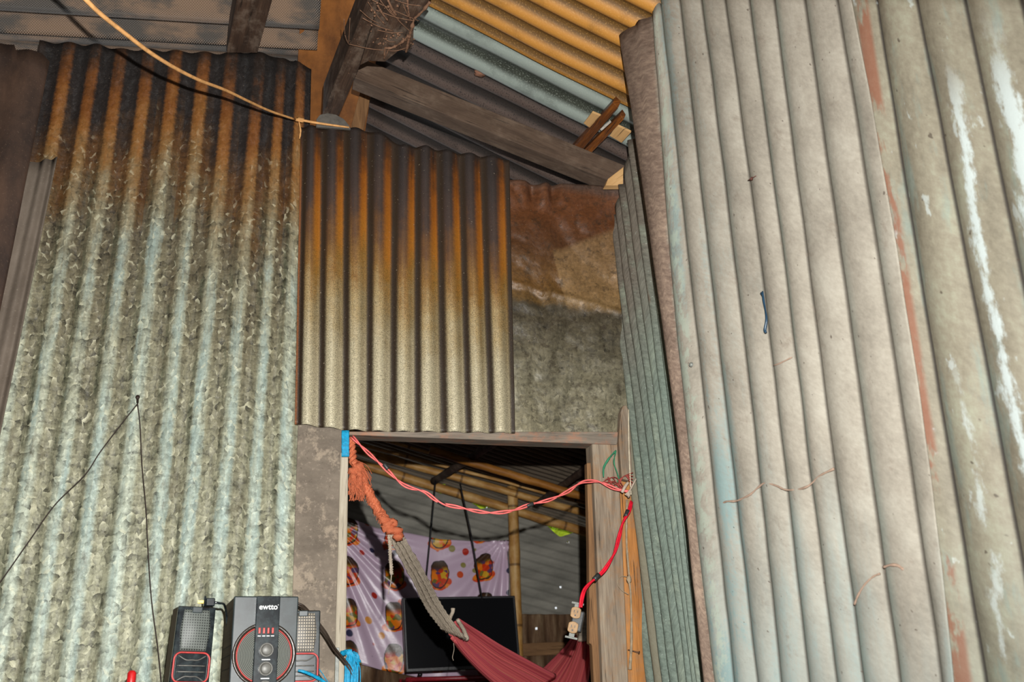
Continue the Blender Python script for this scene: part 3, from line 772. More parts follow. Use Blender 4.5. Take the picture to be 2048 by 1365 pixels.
# loose white string with knots on the plank
m_str = flat('white_string', (196, 184, 160), .9, .1); m_wire = flat('dark_wire', (48, 38, 32), .6, .3)
def wp(x, y, yy): return wy(x, y, yy)
mb = MB()
mb.tube([wp(1257, 820, 2.905), wp(1258, 900, 2.902), wp(1261, 970, 2.90), wp(1262, 990, 2.90)], .0022, 6, 6, lump=.2)
o = mb.build('string', m_str); tag(o, 'white string hanging down the wooden block to the wire knot', 'string')
mb = MB()
mb.tube([wp(1254, 1000, 2.935), wp(1253, 1080, 2.935), wp(1259, 1160, 2.935)], .0035, 6, 6, lump=.3)
mb.blob(wp(1258, 1160, 2.935), .008, 8, 6, .5, 3, V((1, 1, 1.6)))
mb.tube([wp(1259, 1165, 2.935), wp(1262, 1200, 2.935), wp(1263, 1280, 2.935), wp(1260, 1340, 2.935)], [.0035, .003, .004, .005], 6, 6, lump=.3)
mb.tube([wp(1258, 1155, 2.932), wp(1242, 1154, 2.925), wp(1235, 1166, 2.925), wp(1242, 1180, 2.928), wp(1257, 1190, 2.93)], .0012, 5, 8)
o = mb.build('knotted_cord', flat('grey_cord', (150, 134, 112), .9, .1)); tag(o, 'greyish knotted cord running down the orange plank', 'cord')
# green twine
m_grn = flat('green_twine', (50, 122, 88), .7, .3)
mb = MB()
mb.tube([wp(1232, 902, 2.915), wp(1220, 915, 2.91), wp(1208, 935, 2.91), wp(1207, 955, 2.912)], [.0025, .003, .004, .002], 6, 7, lump=.5)
mb.tube([wp(1232, 902, 2.915), wp(1228, 925, 2.91), wp(1234, 945, 2.91), wp(1238, 958, 2.91)], .002, 6, 7, lump=.4)
mb.tube([wp(1238, 958, 2.91), wp(1236, 966, 2.91)], .004, 6, 4, lump=.6)
o = mb.build('twine', m_grn); tag(o, 'frayed green twine on the right door post', 'twine')
# blue tie at the upper left of the doorway
m_blue = flat('blue_raffia', (18, 138, 178), .5, .4, 0, .35, 120)
mb = MB()
for i in range(7):
    x = 685+i*1.9
    mb.tube([wp(x, 862, 2.915), wp(x+nz(i, 1)*3, 888, 2.912), wp(x+nz(i, 3)*4, 914, 2.913)], .0032, 5, 5, lump=.3)
o = mb.build('raffia_tie', m_blue); tag(o, 'blue raffia strip hanging at the upper left corner of the doorway', 'raffia string', 'blue raffia')

# ------------------------------------------------------------------ overhead cord (tan) and its loops
m_tan = flat('tan_cord', (196, 146, 92), .75, .2)
mb = MB()
cp = [(-60, -190, 1.75), (40, -110, 1.85), (120, -50, 1.95), (172, 0, 1.98), (200, 27, 2.02), (250, 67, 2.10), (300, 105, 2.19), (350, 136, 2.29), (400, 161, 2.40), (450, 180, 2.52), (500, 204, 2.65), (540, 222, 2.76), (590, 239, 2.885)]
mb.tube([wy(x, y, d) for x, y, d in cp], [.0055, .0055, .0052, .0044, .0036], 8, 6)
mb.blob(wy(600, 240, 2.90), .010, 10, 8, .8, 5, V((1.5, .8, .8)))
mb.tube([wy(600, 240, 2.90), wy(640, 247, 2.893), wy(698, 255, 2.893)], [.0045, .004, .003], 7, 6)
mb.tube([wy(598, 243, 2.90), wy(601, 262, 2.90), wy(599, 278, 2.905)], [.0022, .003, .0015], 6, 5, lump=.6)
o = mb.build('cord', m_tan); tag(o, 'tan cord slung from the top left to a knot above the rusty sheet', 'cord')

# nail with two wires on the left sheet
o = nail(wy(275, 806, 2.95), V((.1, -1, .3)).normalized(), .03, .0035, m_wire, 'nail', 1.8)
tag(o, 'dark nail in the left wall sheet holding two thin wires', 'nail')
mb = MB()
mb.tube([wy(x, y, d) for x, y, d in ((275, 808, 2.925), (240, 852, 2.93), (200, 905, 2.93), (170, 950, 2.925), (110, 1010, 2.925), (60, 1080, 2.92), (0, 1165, 2.915), (-60, 1240, 2.91))], .0016, 6, 6)
o = mb.build('wire', m_wire); tag(o, 'thin dark wire running from the nail down to the left edge', 'wire', 'thin wires on the left sheet')
mb = MB()
mb.tube([wy(x, y, d) for x, y, d in ((275, 808, 2.925), (280, 850, 2.93), (284, 930, 2.93), (292, 1020, 2.925), (296, 1100, 2.925), (303, 1200, 2.92), (316, 1300, 2.92), (326, 1400, 2.92))], .0015, 6, 6)
o = mb.build('wire', m_wire); tag(o, 'thin dark wire hanging from the nail straight down behind the left speaker', 'wire', 'thin wires on the left sheet')

# ------------------------------------------------------------------ wires across the doorway
m_pink = flat('pink_cable', (224, 106, 102), .55, .4); m_red = flat('red_cable', (206, 20, 44), .45, .4); m_tape = flat('black_tape', (44, 46, 46), .45, .5)
pk = empty('twisted_cable', wy(960, 1020, 2.90))
pp = [wy(x, y, d) for x, y, d in ((704, 874, 2.915), (735, 905, 2.90), (770, 937, 2.89), (800, 965, 2.885), (820, 976, 2.88), (850, 985, 2.88), (880, 1006, 2.88), (920, 1016, 2.88), (975, 1026, 2.88), (1020, 1023, 2.88), (1060, 1010, 2.885), (1100, 1000, 2.885), (1135, 984, 2.89), (1160, 967, 2.89), (1180, 963, 2.90), (1200, 965, 2.905), (1230, 978, 2.90), (1258, 984, 2.895))]
mb = MB(); mb.twist(pp, .0026, 2, .15, .0036, 8); k1 = mb.build('strand', m_pink)
adopt(pk, k1)
for (x0, y0), (x1, y1) in (((768, 929), (776, 939)), ((876, 1004), (891, 1012)), ((1054, 1013), (1066, 1008))):
    mb = MB(); mb.tube([wy(x0, y0, 2.885), wy((x0+x1)/2, (y0+y1)/2, 2.884), wy(x1, y1, 2.885)], .0062, 8, 3)
    k2 = mb.build('tape', m_tape); adopt(pk, k2); k2['label'] = 'dark tape wrap'
tag(pk, 'pink twisted cable slung across the doorway below the lintel', 'cable')
# scruffy red strands on the post
mb = MB(); random.seed(3)
for i in range(7):
    x = 1210+random.uniform(0, 22)
    mb.tube([wy(1200+i*3, 966, 2.91), wy(x, 960+random.uniform(-6, 14), 2.905), wy(x+14, 968+random.uniform(-8, 12), 2.905), wy(1255, 985+random.uniform(-4, 6), 2.90)], .0012, 5, 6)
for i in range(5):
    mb.tube([wy(1236, 962+i*3, 2.905), wy(1250, 952+nz(i, 2)*14, 2.90), wy(1266, 946+i*7, 2.90)], .0014, 5, 6)
o = mb.build('wire_scraps', flat('rusty_red_wire', (140, 58, 50), .6, .3)); tag(o, 'tangle of thin red wire ends on the right door post', 'wire', None, 'stuff')
mb = MB()
mb.tube([wy(1244, 986, 2.89), wy(1250, 974, 2.888), wy(1256, 966, 2.89)], .005, 7, 4, lump=.2)
mb.tube([wy(1250, 990, 2.89), wy(1258, 984, 2.885), wy(1268, 966, 2.89), wy(1272, 958, 2.895)], .003, 6, 5, lump=.3)
mb.blob(wy(1257, 990, 2.89), .008, 8, 6, .9, 8)
o = mb.build('cloth_tie', flat('grey_rag', (170, 154, 138), .9, .1)); tag(o, 'pale rag tie binding the cables to the corner beside the green sheet', 'tie')
# red cable with bare outlet
rc = empty('outlet_cable', wy(1150, 1240, 2.86))
rp = [wy(x, y, d) for x, y, d in ((1263, 1004, 2.90), (1258, 1022, 2.89), (1246, 1046, 2.88), (1238, 1075, 2.875), (1230, 1104, 2.87), (1216, 1130, 2.865), (1204, 1146, 2.862), (1188, 1160, 2.86), (1172, 1176, 2.855), (1165, 1192, 2.85), (1161, 1216, 2.845))]
mb = MB(); mb.twist(rp, .0036, 2, .22, .0030, 8); k1 = mb.build('cable', m_red)
mb = MB(); mb.tube([wy(1256, 1022, 2.89), wy(1251, 1034, 2.885)], .0072, 8, 3); k2 = mb.build('tape', m_tape)
mb = MB(); mb.tube([wy(1198, 1150, 2.86), wy(1188, 1160, 2.858)], .0076, 8, 3); k3 = mb.build('tape', m_tape); adopt(rc, k3)
adopt(rc, k1, k2)
tag(rc, 'red cable hanging at the right door post with a bare power outlet on its end', 'cable')
OF = Matrix.Rotation(.26, 3, 'Y') @ Matrix.Rotation(-.35, 3, 'Z')
oc = wy(1150, 1241, 2.845)
def loc(x, y, z): return oc+OF @ V((x, y, z))
mb = MB(); mb.box(oc+OF @ V((.006, .016, 0)), (.034, .022, .060), OF)
k = mb.build('outlet_body', m_tape, None, False, .004); adopt(rc, k)
m_ivory = flat('stained_ivory', (158, 124, 84), .5, .4)
for zz in (.021, -.021):
    mb = MB(); q = []
    for i in range(24):
        a = 2*PI*i/24; q.append((max(-.013, min(.013, .0175*math.cos(a)))*1.1, .0165*math.sin(a)))
    f = [loc(x-.002, 0, z+zz) for x, z in q]
    k = prism('outlet_face', m_ivory, f, OF @ V((0, .012, 0)), None, None, .0015); adopt(rc, k)
    mb = MB()
    for sx in (-.005, .005): mb.box(loc(sx-.002, -.0004, zz+.003), (.0018, .002, .007), OF)
    mb.box(loc(-.002, -.0004, zz-.008), (.004, .002, .004), OF)
    s = mb.build('slot', m_tape, None, False); s.parent = k; s.matrix_parent_inverse = k.matrix_world.inverted()
for zz, s in ((.046, 1), (-.046, -1)):
    mb = MB(); mb.box(loc(-.002, .010, zz-.006*s), (.016, .0016, .016), OF); mb.box(loc(-.002, .010, zz+.003*s), (.036, .0016, .006), OF)
    k = mb.build('mounting_strap', m_steel, None, False, .0005); adopt(rc, k)

# ------------------------------------------------------------------ hammock
m_rope = Mat('hammock_rope', .95, .1); uv = m_rope.uv()
nf = m_rope.noise(m_rope.mp(uv, (40, 420, 1)), 2, 4, .7)
m_rope.col(m_rope.ramp(nf, [(.3, lin(92, 82, 70)), (.5, lin(172, 158, 140)), (.7, lin(212, 198, 180))])); m_rope.bump(nf, .6, .004)
m_or = Mat('orange_rope', .95, .1); uv = m_or.uv()
nf = m_or.noise(m_or.mp(uv, (60, 300, 1)), 3, 4, .7)
m_or.col(m_or.ramp(nf, [(.3, lin(140, 68, 42)), (.5, lin(196, 104, 70)), (.7, lin(222, 150, 118))])); m_or.bump(nf, .6, .004)
m_cloth = Mat('hammock_cloth', .85, .15); uv = m_cloth.uv()
u_ = m_cloth.sep(uv)[1]
st = m_cloth.noise(m_cloth.comb(m_cloth.f('MULTIPLY', u_, 90), 0.5), 1, 2, .5)
c = m_cloth.ramp(st, [(.3, lin(150, 48, 62)), (.45, lin(206, 100, 96)), (.55, lin(172, 62, 78)), (.7, lin(216, 136, 108))])
wv = m_cloth.noise(m_cloth.mp(uv, (300, 300, 1)), 1, 2)
m_cloth.col(m_cloth.mix(m_cloth.f('MULTIPLY', wv, .3), c, lin(80, 26, 32))); m_cloth.bump(wv, .3, .002)
hm = empty('hammock', wy(905, 1265, 3.45))
tag(hm, 'pink striped hammock hung on a frayed orange rope from the left door post', 'hammock')
mb = MB()
mb.twist([wp(703, 876, 2.945), wp(705, 910, 2.94), wp(707, 930, 2.935)], .007, 2, .03, None, 6, 6, .2)
k0 = mb.build('hanging_rope', m_or)
mb = MB(); random.seed(11)
mb.twist([wp(712, 930, 2.935), wp(728, 965, 2.945), wp(744, 1000, 2.955), wp(762, 1030, 2.965), wp(778, 1052, 2.975)], .009, 3, .035, None, 6, 7, .3)
for i in range(8):                                # tied knots
    a = i*1.7
    mb.blob(wp(712+7*math.cos(a), 935+i*4, 2.932), .014, 9, 7, .6, i)
for i, (x, y) in enumerate(((768, 1040), (776, 1048), (785, 1046), (782, 1060), (792, 1062), (796, 1075), (774, 1056))):
    mb.blob(wp(x, y, 2.955), .016, 9, 7, .7, i+20, V((1.1, .9, .8)))
k1 = mb.build('knot', m_or)
mb = MB()
for i in range(70):                               # frayed tassel
    x0 = 700+random.uniform(0, 24); y0 = 945+random.uniform(0, 10)
    x1 = 698+random.uniform(-1, 30); y1 = random.uniform(978, 1004)
    dd = 2.93+random.uniform(-.012, .012)
    mb.tube([wp(x0, y0, dd), wp((x0+x1)/2+random.uniform(-3, 3), (y0+y1)/2, dd), wp(x1+random.uniform(-2, 3), y1, dd)], .0016, 4, 4)
for i in range(26):
    x0 = 712+random.uniform(-10, 12); y0 = 920+random.uniform(0, 30); a = random.uniform(-.6, 1.2)
    mb.tube([wp(x0, y0, 2.93), wp(x0+12*math.cos(a), y0+6*math.sin(a)+6, 2.925), wp(x0+20*math.cos(a)+2, y0+24, 2.925)], .001, 4, 5)
for i in range(40):
    t = random.random(); x0 = 728+50*t; y0 = 965+88*t; a = random.uniform(0, 6.28)
    mb.tube([wp(x0, y0, 2.95), wp(x0+8*math.cos(a), y0+5*math.sin(a)+4, 2.945), wp(x0+9*math.cos(a)-2, y0+14, 2.945)], .0009, 4, 4)
k2 = mb.build('fringe', m_or); k2['kind'] = 'stuff'
mb = MB()                                         # bundle of cords fanning out to the cloth
tips = [(888+i*5.2, 1262+i*2.2, 3.42) for i in range(9)]
for i, (x, y, d) in enumerate(tips):
    o_ = (i-4); q_ = .014*(i % 3-1)
    mb.twist([wp(787+o_*2.0, 1068-o_*1.1, 2.975+q_), wp(802+o_*2.6, 1092-o_*1.2, 3.02+q_), wp(840+o_*3.0, 1160-o_, 3.17+q_), wp(868+o_*3.6, 1215-o_*.2, 3.30+q_*.6), wp(x, y, d)], .0040, 2, .045, .0028, 7, 6, .45)
mb.tube([wp(898, 1240, 3.36), wp(905, 1226, 3.34), wp(906, 1218, 3.34)], .007, 7, 4, lump=.4)
mb.tube([wp(915, 1240, 3.38), wp(928, 1262, 3.42), wp(934, 1280, 3.44)], [.006, .009], 7, 5, lump=.4)
k3 = mb.build('cord_bundle', m_rope)
mb = MB()
mb.twist([wp(776, 1062, 2.965), wp(780, 1090, 2.962), wp(781, 1120, 2.962), wp(783, 1150, 2.962)], .0035, 3, .02, None, 6, 5, .5)
mb.tube([wp(783, 1150, 2.962), wp(781, 1170, 2.962), wp(776, 1190, 2.962)], [.002, .001], 5, 5)
k8 = mb.build('loose_cord', m_rope); mb = MB()
mb.tube([wp(907, 1285, 3.43), wp(908, 1300, 3.43), wp(905, 1315, 3.43), wp(907, 1322, 3.43)], .0012, 5, 5)
k4 = mb.build('loose_cord', m_rope)
# cloth as gathered pleats
def pleats(cl, wd, nfold, depth, nL=40, nW=64):
    path = cat([wp(*q) for q in cl], max(2, nL//(len(cl)-1))); vs, uv, fs = [], [], []
    T, N, B = frames(path); W_ = len(path)
    for i, p in enumerate(path):
        t = i/(W_-1); w = interp(wd, t); sd = (T[i].cross(V((0, -1, .4)))).normalized(); up_ = sd.cross(T[i]).normalized()
        for j in range(nW+1):
            s = j/nW-.5
            h = depth*(.35+w*2)*math.sin(s*nfold*2*PI+1.5*nz(s*5, t*2))+.35*w*(s*s*4-.5)
            vs.append(p+sd*(s*w)+up_*h); uv.append((t, s*.5))
    for i in range(W_-1):
        for j in range(nW):
            a = i*(nW+1)+j; fs.append((a, a+1, a+nW+2, a+nW+1))
    return vs, uv, fs
vs, uv, fs = pleats([(908, 1262, 3.41), (940, 1296, 3.50), (985, 1335, 3.62), (1040, 1372, 3.76), (1100, 1410, 3.9)], [(0, .085), (.3, .13), (.6, .17), (1, .22)], 6, .012)
k5 = thicken(mesh_obj('cloth', vs, fs, m_cloth.m, None, uv), .002)
vs, uv, fs = pleats([(1100, 1410, 3.9), (1128, 1365, 4.02), (1150, 1320, 4.15), (1163, 1278, 4.28)], [(0, .22), (.4, .17), (1, .07)], 5, .010)
k6 = thicken(mesh_obj('cloth', vs, fs, m_cloth.m, None, uv), .002)
mb = MB()
for i in range(7):
    o_ = i-3
    mb.tube([wp(1163+o_*2.2, 1282, 4.27), wp(1172+o_*1.2, 1240, 4.4), wp(1186+o_*.4, 1200, 4.5), wp(1215, 1150, 4.62)], .006, 6, 6, lump=.3)
k7 = mb.build('cord_bundle', m_rope)
adopt(hm, k8, k0, k1, k2, k3, k4, k5, k6, k7)

# ------------------------------------------------------------------ speakers on a shelf
BZ = 1.02
m_blk = Mat('speaker_black', .42, .5); 
nb = m_blk.noise(m_blk.obj(), 30, 5, .7); m_blk.col(m_blk.ramp(nb, [(.35, lin(22, 31, 33)), (.65, lin(42, 53, 55))])); m_blk = m_blk.m
m_gls = Mat('gloss_black', .18, .6); nb = m_gls.noise(m_gls.obj(), 26, 5, .7)
m_gls.col(m_gls.ramp(nb, [(.45, lin(16, 22, 26)), (.7, lin(52, 62, 64))])); m_gls = m_gls.m
W_SIDE = wood('dusty_cabinet', (58, 46, 32), (84, 72, 54), (102, 90, 70), .6)
m_redp = flat('red_plastic', (176, 52, 48), .4, .5); m_led = flat('red_button', (206, 44, 30), .35, .5)
m_wht = flat('white_print', (214, 216, 214), .6, .2, 0, .03)
m_knob = flat('brushed_knob', (96, 95, 90), .45, .5, .15)
m_cone = Mat('speaker_cone', .6, .35); mo = m_cone.sep(m_cone.uv())[0]
rg = m_cone.f('SINE', m_cone.f('MULTIPLY', mo, 2*PI/.0038))
m_cone.col(m_cone.mix(m_cone.step(rg, -.4, .8), lin(62, 66, 62), lin(112, 114, 106))); m_cone.bump(rg, .4, .002); m_cone = m_cone.m
m_grl = Mat('speaker_grille', .5, .4); uvs_ = m_grl.uv(); gu, gv = m_grl.sep(uvs_)[0:2]
du = m_grl.f('SUBTRACT', m_grl.f('FRACT', m_grl.f('MULTIPLY', gu, 1/.0058)), .5); dv_ = m_grl.f('SUBTRACT', m_grl.f('FRACT', m_grl.f('MULTIPLY', gv, 1/.0062)), .5)
dd = m_grl.f('SQRT', m_grl.f('ADD', m_grl.f('MULTIPLY', du, du), m_grl.f('MULTIPLY', dv_, dv_)))
m_grl.col(m_grl.mix(m_grl.step(dd, .30, .22), lin(92, 97, 92), lin(18, 20, 20))); m_grl = m_grl.m
m_grl2 = Mat('speaker_grille_dusty', .5, .4); uvs_ = m_grl2.uv(); gu, gv = m_grl2.sep(uvs_)[0:2]
du = m_grl2.f('SUBTRACT', m_grl2.f('FRACT', m_grl2.f('MULTIPLY', gu, 1/.0062)), .5); dv_ = m_grl2.f('SUBTRACT', m_grl2.f('FRACT', m_grl2.f('MULTIPLY', gv, 1/.0075)), .5)
dd = m_grl2.f('SQRT', m_grl2.f('ADD', m_grl2.f('MULTIPLY', du, du), m_grl2.f('MULTIPLY', dv_, dv_)))
m_grl2.col(m_grl2.mix(m_grl2.step(dd, .34, .24), lin(88, 84, 78), lin(176, 166, 148))); m_grl2 = m_grl2.m
def lbox(name, mat, x0, x1, y0, y1, z0, z1, parent, bev=.003):
    mb = MB(); mb.box(((x0+x1)/2, (y0+y1)/2, (z0+z1)/2), (x1-x0, y1-y0, z1-z0))
    return mb.build(name, mat, parent, False, bev)
def rrect(cx, cz, w, h, r, n=6):
    out = []
    for sx, sz, a0 in ((1, 1, 0), (-1, 1, 90), (-1, -1, 180), (1, -1, 270)):
        for i in range(n+1):
            a = math.radians(a0+90*i/n); out.append((cx+sx*(w/2-r)+r*math.cos(a), cz+sz*(h/2-r)+r*math.sin(a)))
    return out
def lprism(name, mat, prof, y0, y1, parent, bev=.001):
    return prism(name, mat, [V((x, y0, z)) for x, z in prof], V((0, y1-y0, 0)), V((0, 0, 1)), parent, bev)
ca = wy(471, 1189, 2.60); cb = wy(599, 1197, 2.60)
SW = .156; SH = (ca.z+cb.z)/2-BZ
sub = empty('subwoofer', V(((ca.x+cb.x)/2-.002, 2.602, BZ)), math.radians(7.5))
tag(sub, 'black subwoofer with round cone, red buttons and knobs, in front of the left wall sheet', 'speaker')
lbox('cabinet', W_SIDE, -SW/2+.001, SW/2-.001, .012, .215, 0, SH-.001, sub, .003)
lbox('front_panel', m_blk, -SW/2, SW/2, 0, .013, 0, SH, sub, .003)
zc = SH-.138
mb = MB(); mb.lathe((0, -.001, zc), [(.0755, .001), (.0755, -.0035), (.072, -.005), (.066, -.002), (.0655, .001)], 'y', 56); mb.build('cone_ring', flat('brown_ring', (40, 32, 24), .3, .5), sub)
mb = MB(); mb.lathe((0, -.001, zc), [(.0665, 0), (.0660, -.0042), (.0640, -.0042), (.0635, 0)], 'y', 56); mb.build('red_trim', m_redp, sub)
mb = MB(); mb.lathe((0, -.001, zc), [(.0642, -.001), (.058, -.004), (.045, -.0055), (.03, -.006), (.012, -.0062), (0, -.0062)], 'y', 56); mb.build('cone', m_cone, sub)
sx0, sx1 = -.026, .031
st = lbox('control_strip', m_gls, sx0, sx1, -.016, .002, .002, SH-.001, sub, .002)
xm = .003
for i in range(4):
    x = -.0155+i*.0105
    mb = MB(); mb.box((x, -.0168, SH-.083), (.0046, .003, .0135)); mb.build('button', m_led, sub, False, .001)
    mb = MB(); mb.box((x, -.0161, SH-.0955), (.0075, .0006, .0022)); mb.build('button_mark', m_wht, sub, False)
for dz in (.128, .171, .214, .257):
    mb = MB(); mb.lathe((xm, -.016, SH-dz), [(.0165, 0), (.0165, -.006), (.0150, -.0075), (.0145, -.0065), (.0135, -.0065), (.0125, -.012), (.0105, -.0135), (0, -.0135)], 'y', 36)
    k = mb.build('knob', m_knob, sub)
    mb = MB(); mb.box((xm, -.0161, SH-dz-.0222), (.020, .0006, .0024)); mb.build('knob_mark', m_wht, sub, False)
def lettering(body, size, mat, name, parent, M):
    cu = bpy.data.curves.new('t', 'FONT'); cu.body = body; cu.size = size; cu.extrude = .0003; cu.offset = size*.018; cu.align_x = 'CENTER'
    t = bpy.data.objects.new('t', cu); COL.objects.link(t)
    bpy.context.view_layer.update()
    me = bpy.data.meshes.new_from_object(t.evaluated_get(bpy.context.evaluated_depsgraph_get())); me.name = name
    bpy.data.objects.remove(t); bpy.data.curves.remove(cu)
    me.transform(M); me.materials.clear(); me.materials.append(mat)
    o = bpy.data.objects.new(name, me); COL.objects.link(o); o.parent = parent
    return o
lettering('ewtto', .0185, m_wht, 'logo_lettering', sub, Matrix.Translation((xm, -.0163, SH-.033)) @ Matrix.Rotation(PI/2, 4, 'X'))
mb = MB(); mb.lathe((xm+.0235, -.0161, SH-.0225), [(.0012, 0), (.0012, -.0008), (0, -.0008)], 'y', 10); mb.build('logo_dot', m_wht, sub)

def satellite(root, W, H, D, grl, lab):
    tag(root, lab, 'speaker', 'small satellite speakers')
    tw = W*.5; bw = W*.5+.003
    def q(y0, y1, name, mat, e=0): 
        return prism(name, mat, [V((-bw-e, y0, 0)), V((bw+e, y0, 0)), V((tw+e, y0, H)), V((-tw-e, y0, H))], V((0, y1-y0, 0)), V((0, 0, 1)), root, .003)
    q(.010, D, 'cabinet', W_SIDE, -.001); q(0, .012, 'front_frame', m_gls)
    # bowed perforated grille
    gw, z0, z1 = W*.78, H-.104, H-.008; vs, uv, fs = [], [], []
    for i in range(13):
        for j in range(13):
            s, t = j/12-.5, i/12
            w = gw*(.92+.08*math.cos((t-.5)*PI*1.6)); vs.append(V((s*w, -.003-.006*math.cos(s*PI)*math.sin(t*PI), z0+(z1-z0)*t))); uv.append((s*w, (z1-z0)*t))
    for i in range(12):
        for j in range(12):
            a = i*13+j; fs.append((a, a+1, a+14, a+13))
    thicken(mesh_obj('grille', vs, fs, grl, root, uv), .0015)
    lbox('top_tab', m_blk, -.012, .012, -.0075, -.001, H-.016, H-.001, root, .002)
    zc = H-.142
    def ring(name, w, h, r, rad, mat, y):
        pp = [V((x, y, z)) for x, z in rrect(0, zc, w, h, r)]; pp.append(pp[0]); mb = MB(); mb.tube(pp, rad, 8, 1, smooth=False, cap=False); return mb.build(name, mat, root)
    ring('red_trim', W*.93, .068, .016, .0022, m_redp, -.003)
    lprism('driver_cover', m_gls, rrect(0, zc, W*.9, .064, .014), -.002, .001, root)
    for k, (dz, bow) in enumerate(((.017, -.010), (.004, 0), (-.010, 0), (-.021, .010))):
        mb = MB(); ww = W*.36
        mb.tube([V((-ww, -.003, zc+dz-bow*.0+(.010 if k == 0 else -.010 if k == 3 else 0))), V((-ww*.45, -.006, zc+dz)), V((0, -.007, zc+dz)), V((ww*.45, -.006, zc+dz)), V((ww, -.003, zc+dz+(.010 if k == 0 else -.010 if k == 3 else 0)))], .0016, 6, 4)
        mb.build('driver_rib', m_knob, root)
    ring('lower_trim', W*.84, .07, .014, .0018, m_blk, -.002)
    lprism('lower_grille', grl, rrect(0, H-.222, W*.8, .07, .012), -.0035, .001, root)
for nm in (0, 1):
    if nm == 0:
        a_ = wy(356, 1211, 2.62); b_ = wy(433, 1216, 2.62); H_ = (a_.z+b_.z)/2-BZ
        r_ = empty('satellite_speaker', V(((a_.x+b_.x)/2-.010, 2.62, BZ)), math.radians(9)); r_.rotation_euler = (0, math.radians(2.2), math.radians(14))
        satellite(r_, .089, H_, .085, m_grl, 'small black satellite speaker with red trim, left of the subwoofer')
    else:
        b_ = wy(641, 1221, 2.74); H_ = b_.z-BZ
        r_ = empty('satellite_speaker', V((b_.x-.044, 2.742, BZ)), math.radians(3))
        satellite(r_, .089, H_, .085, m_grl2, 'small black satellite speaker half hidden behind the right side of the subwoofer')
# plug lying on the left satellite
pr = empty('power_plug', wy(420, 1206, 2.66)); tag(pr, 'small black mains plug lying on top of the left satellite speaker', 'plug')
pc = wy(420, 1208, 2.655); pc.z = max(pc.z, wy(395, 1213, 2.62).z+.012)
RM = Matrix.Rotation(.15, 3, 'Z')
mb = MB(); mb.box(pc, (.022, .018, .020), RM); mb.box(pc+V((-.013, 0, .002)), (.005, .024, .026), RM); k1 = mb.build('plug_body', m_gls, None, False, .003)
m_brass = flat('brass', (176, 146, 70), .35, .6, .7)
mb = MB(); mb.box(pc+V((-.022, -.006, .001)), (.014, .0016, .006), RM); mb.box(pc+V((-.022, .006, .001)), (.014, .0016, .006), RM); k2 = mb.build('prong', m_brass, None, False)
mb = MB(); mb.tube([pc+V((.010, 0, 0)), pc+V((.022, .004, -.002)), pc+V((.034, .03, -.005)), pc+V((.040, .09, -.04)), pc+V((.045, .14, -.12))], .003, 7, 5); k3 = mb.build('lead', m_gls)
adopt(pr, k1, k2, k3)
# power lead and raffia at the door post
mb = MB()
for o_ in (-.0022, .0022):
    mb.tube([wy(x, y, d)+V((o_, 0, o_*.8)) for x, y, d in ((585, 1207, 2.80), (604, 1213, 2.80), (622, 1232, 2.78), (648, 1264, 2.80), (668, 1298, 2.84), (688, 1322, 2.86), (704, 1346, 2.87), (716, 1390, 2.88), (722, 1450, 2.88))], .0027, 7, 6)
o = mb.build('power_lead', flat('dark_lead', (52, 42, 34), .5, .4)); tag(o, 'dark twin power lead looping from the subwoofer to the blue raffia on the door post', 'cable')
mb = MB(); random.seed(8)
for i in range(34):
    x = 700+random.uniform(-8, 14); b = random.uniform(-4, 10)
    mb.tube([wy(682+random.uniform(-3, 5), 1304+random.uniform(0, 8), 2.875), wy(696+random.uniform(-4, 8), 1302+random.uniform(-2, 6), 2.86), wy(x+b*.5, 1320+random.uniform(-4, 8), 2.865), wy(x+b, 1350, 2.87), wy(x+b-2, random.uniform(1380, 1420), 2.875)], random.uniform(.0012, .0026), 5, 5, lump=.3)
for i in range(14):
    mb.tube([wy(700+random.uniform(-4, 8), 1306+random.uniform(-3, 6), 2.865), wy(712+random.uniform(-2, 6), 1312+random.uniform(-4, 8), 2.86), wy(716+random.uniform(-4, 6), 1326+random.uniform(-4, 8), 2.865)], .0013, 5, 4)
o = mb.build('raffia_bundle', m_blue); tag(o, 'bright blue raffia bundle knotted round the power lead on the left door post', 'raffia string', 'blue raffia')
mb = MB()
mb.tube([wy(x, y, d) for x, y, d in ((596, 1342, 2.70), (606, 1344, 2.70), (622, 1350, 2.71), (644, 1362, 2.73), (666, 1380, 2.75))], [.0030, .0045, .0045], 7, 5, lump=.2)
mb.tube([wy(x, y, d) for x, y, d in ((636, 1336, 2.75), (646, 1350, 2.76), (660, 1372, 2.77))], .0012, 5, 5)
o = mb.build('raffia_strand', m_blue); tag(o, 'loose blue raffia strand in front of the right satellite speaker', 'raffia string', 'blue raffia')
o = slab('terminal_strip', m_steel, [(671, 1296), (679, 1296), (676, 1440), (667, 1440)], PY(2.928), .006, V((0, 0, 1)), None, .001)
for i in range(5):
    pass
tag(o, 'narrow steel strip screwed to the lower part of the pale door post', 'metal strip')
# shelf under the speakers
sh = empty('shelf', V((-.2, 2.72, 0))); tag(sh, 'low wooden table the speakers stand on', 'table')
ks = []
mb = MB(); mb.box((-.25, 2.715, BZ-.015), (.98, .34, .03)); ks.append(mb.build('tabletop', W_BROWN, None, False, .003))
for x in (-.70, .20):
    for y in (2.58, 2.84):
        mb = MB(); mb.box((x, y, (BZ-.03)/2), (.04, .04, BZ-.03)); ks.append(mb.build('leg', W_BROWN, None, False, .003))
adopt(sh, *ks)
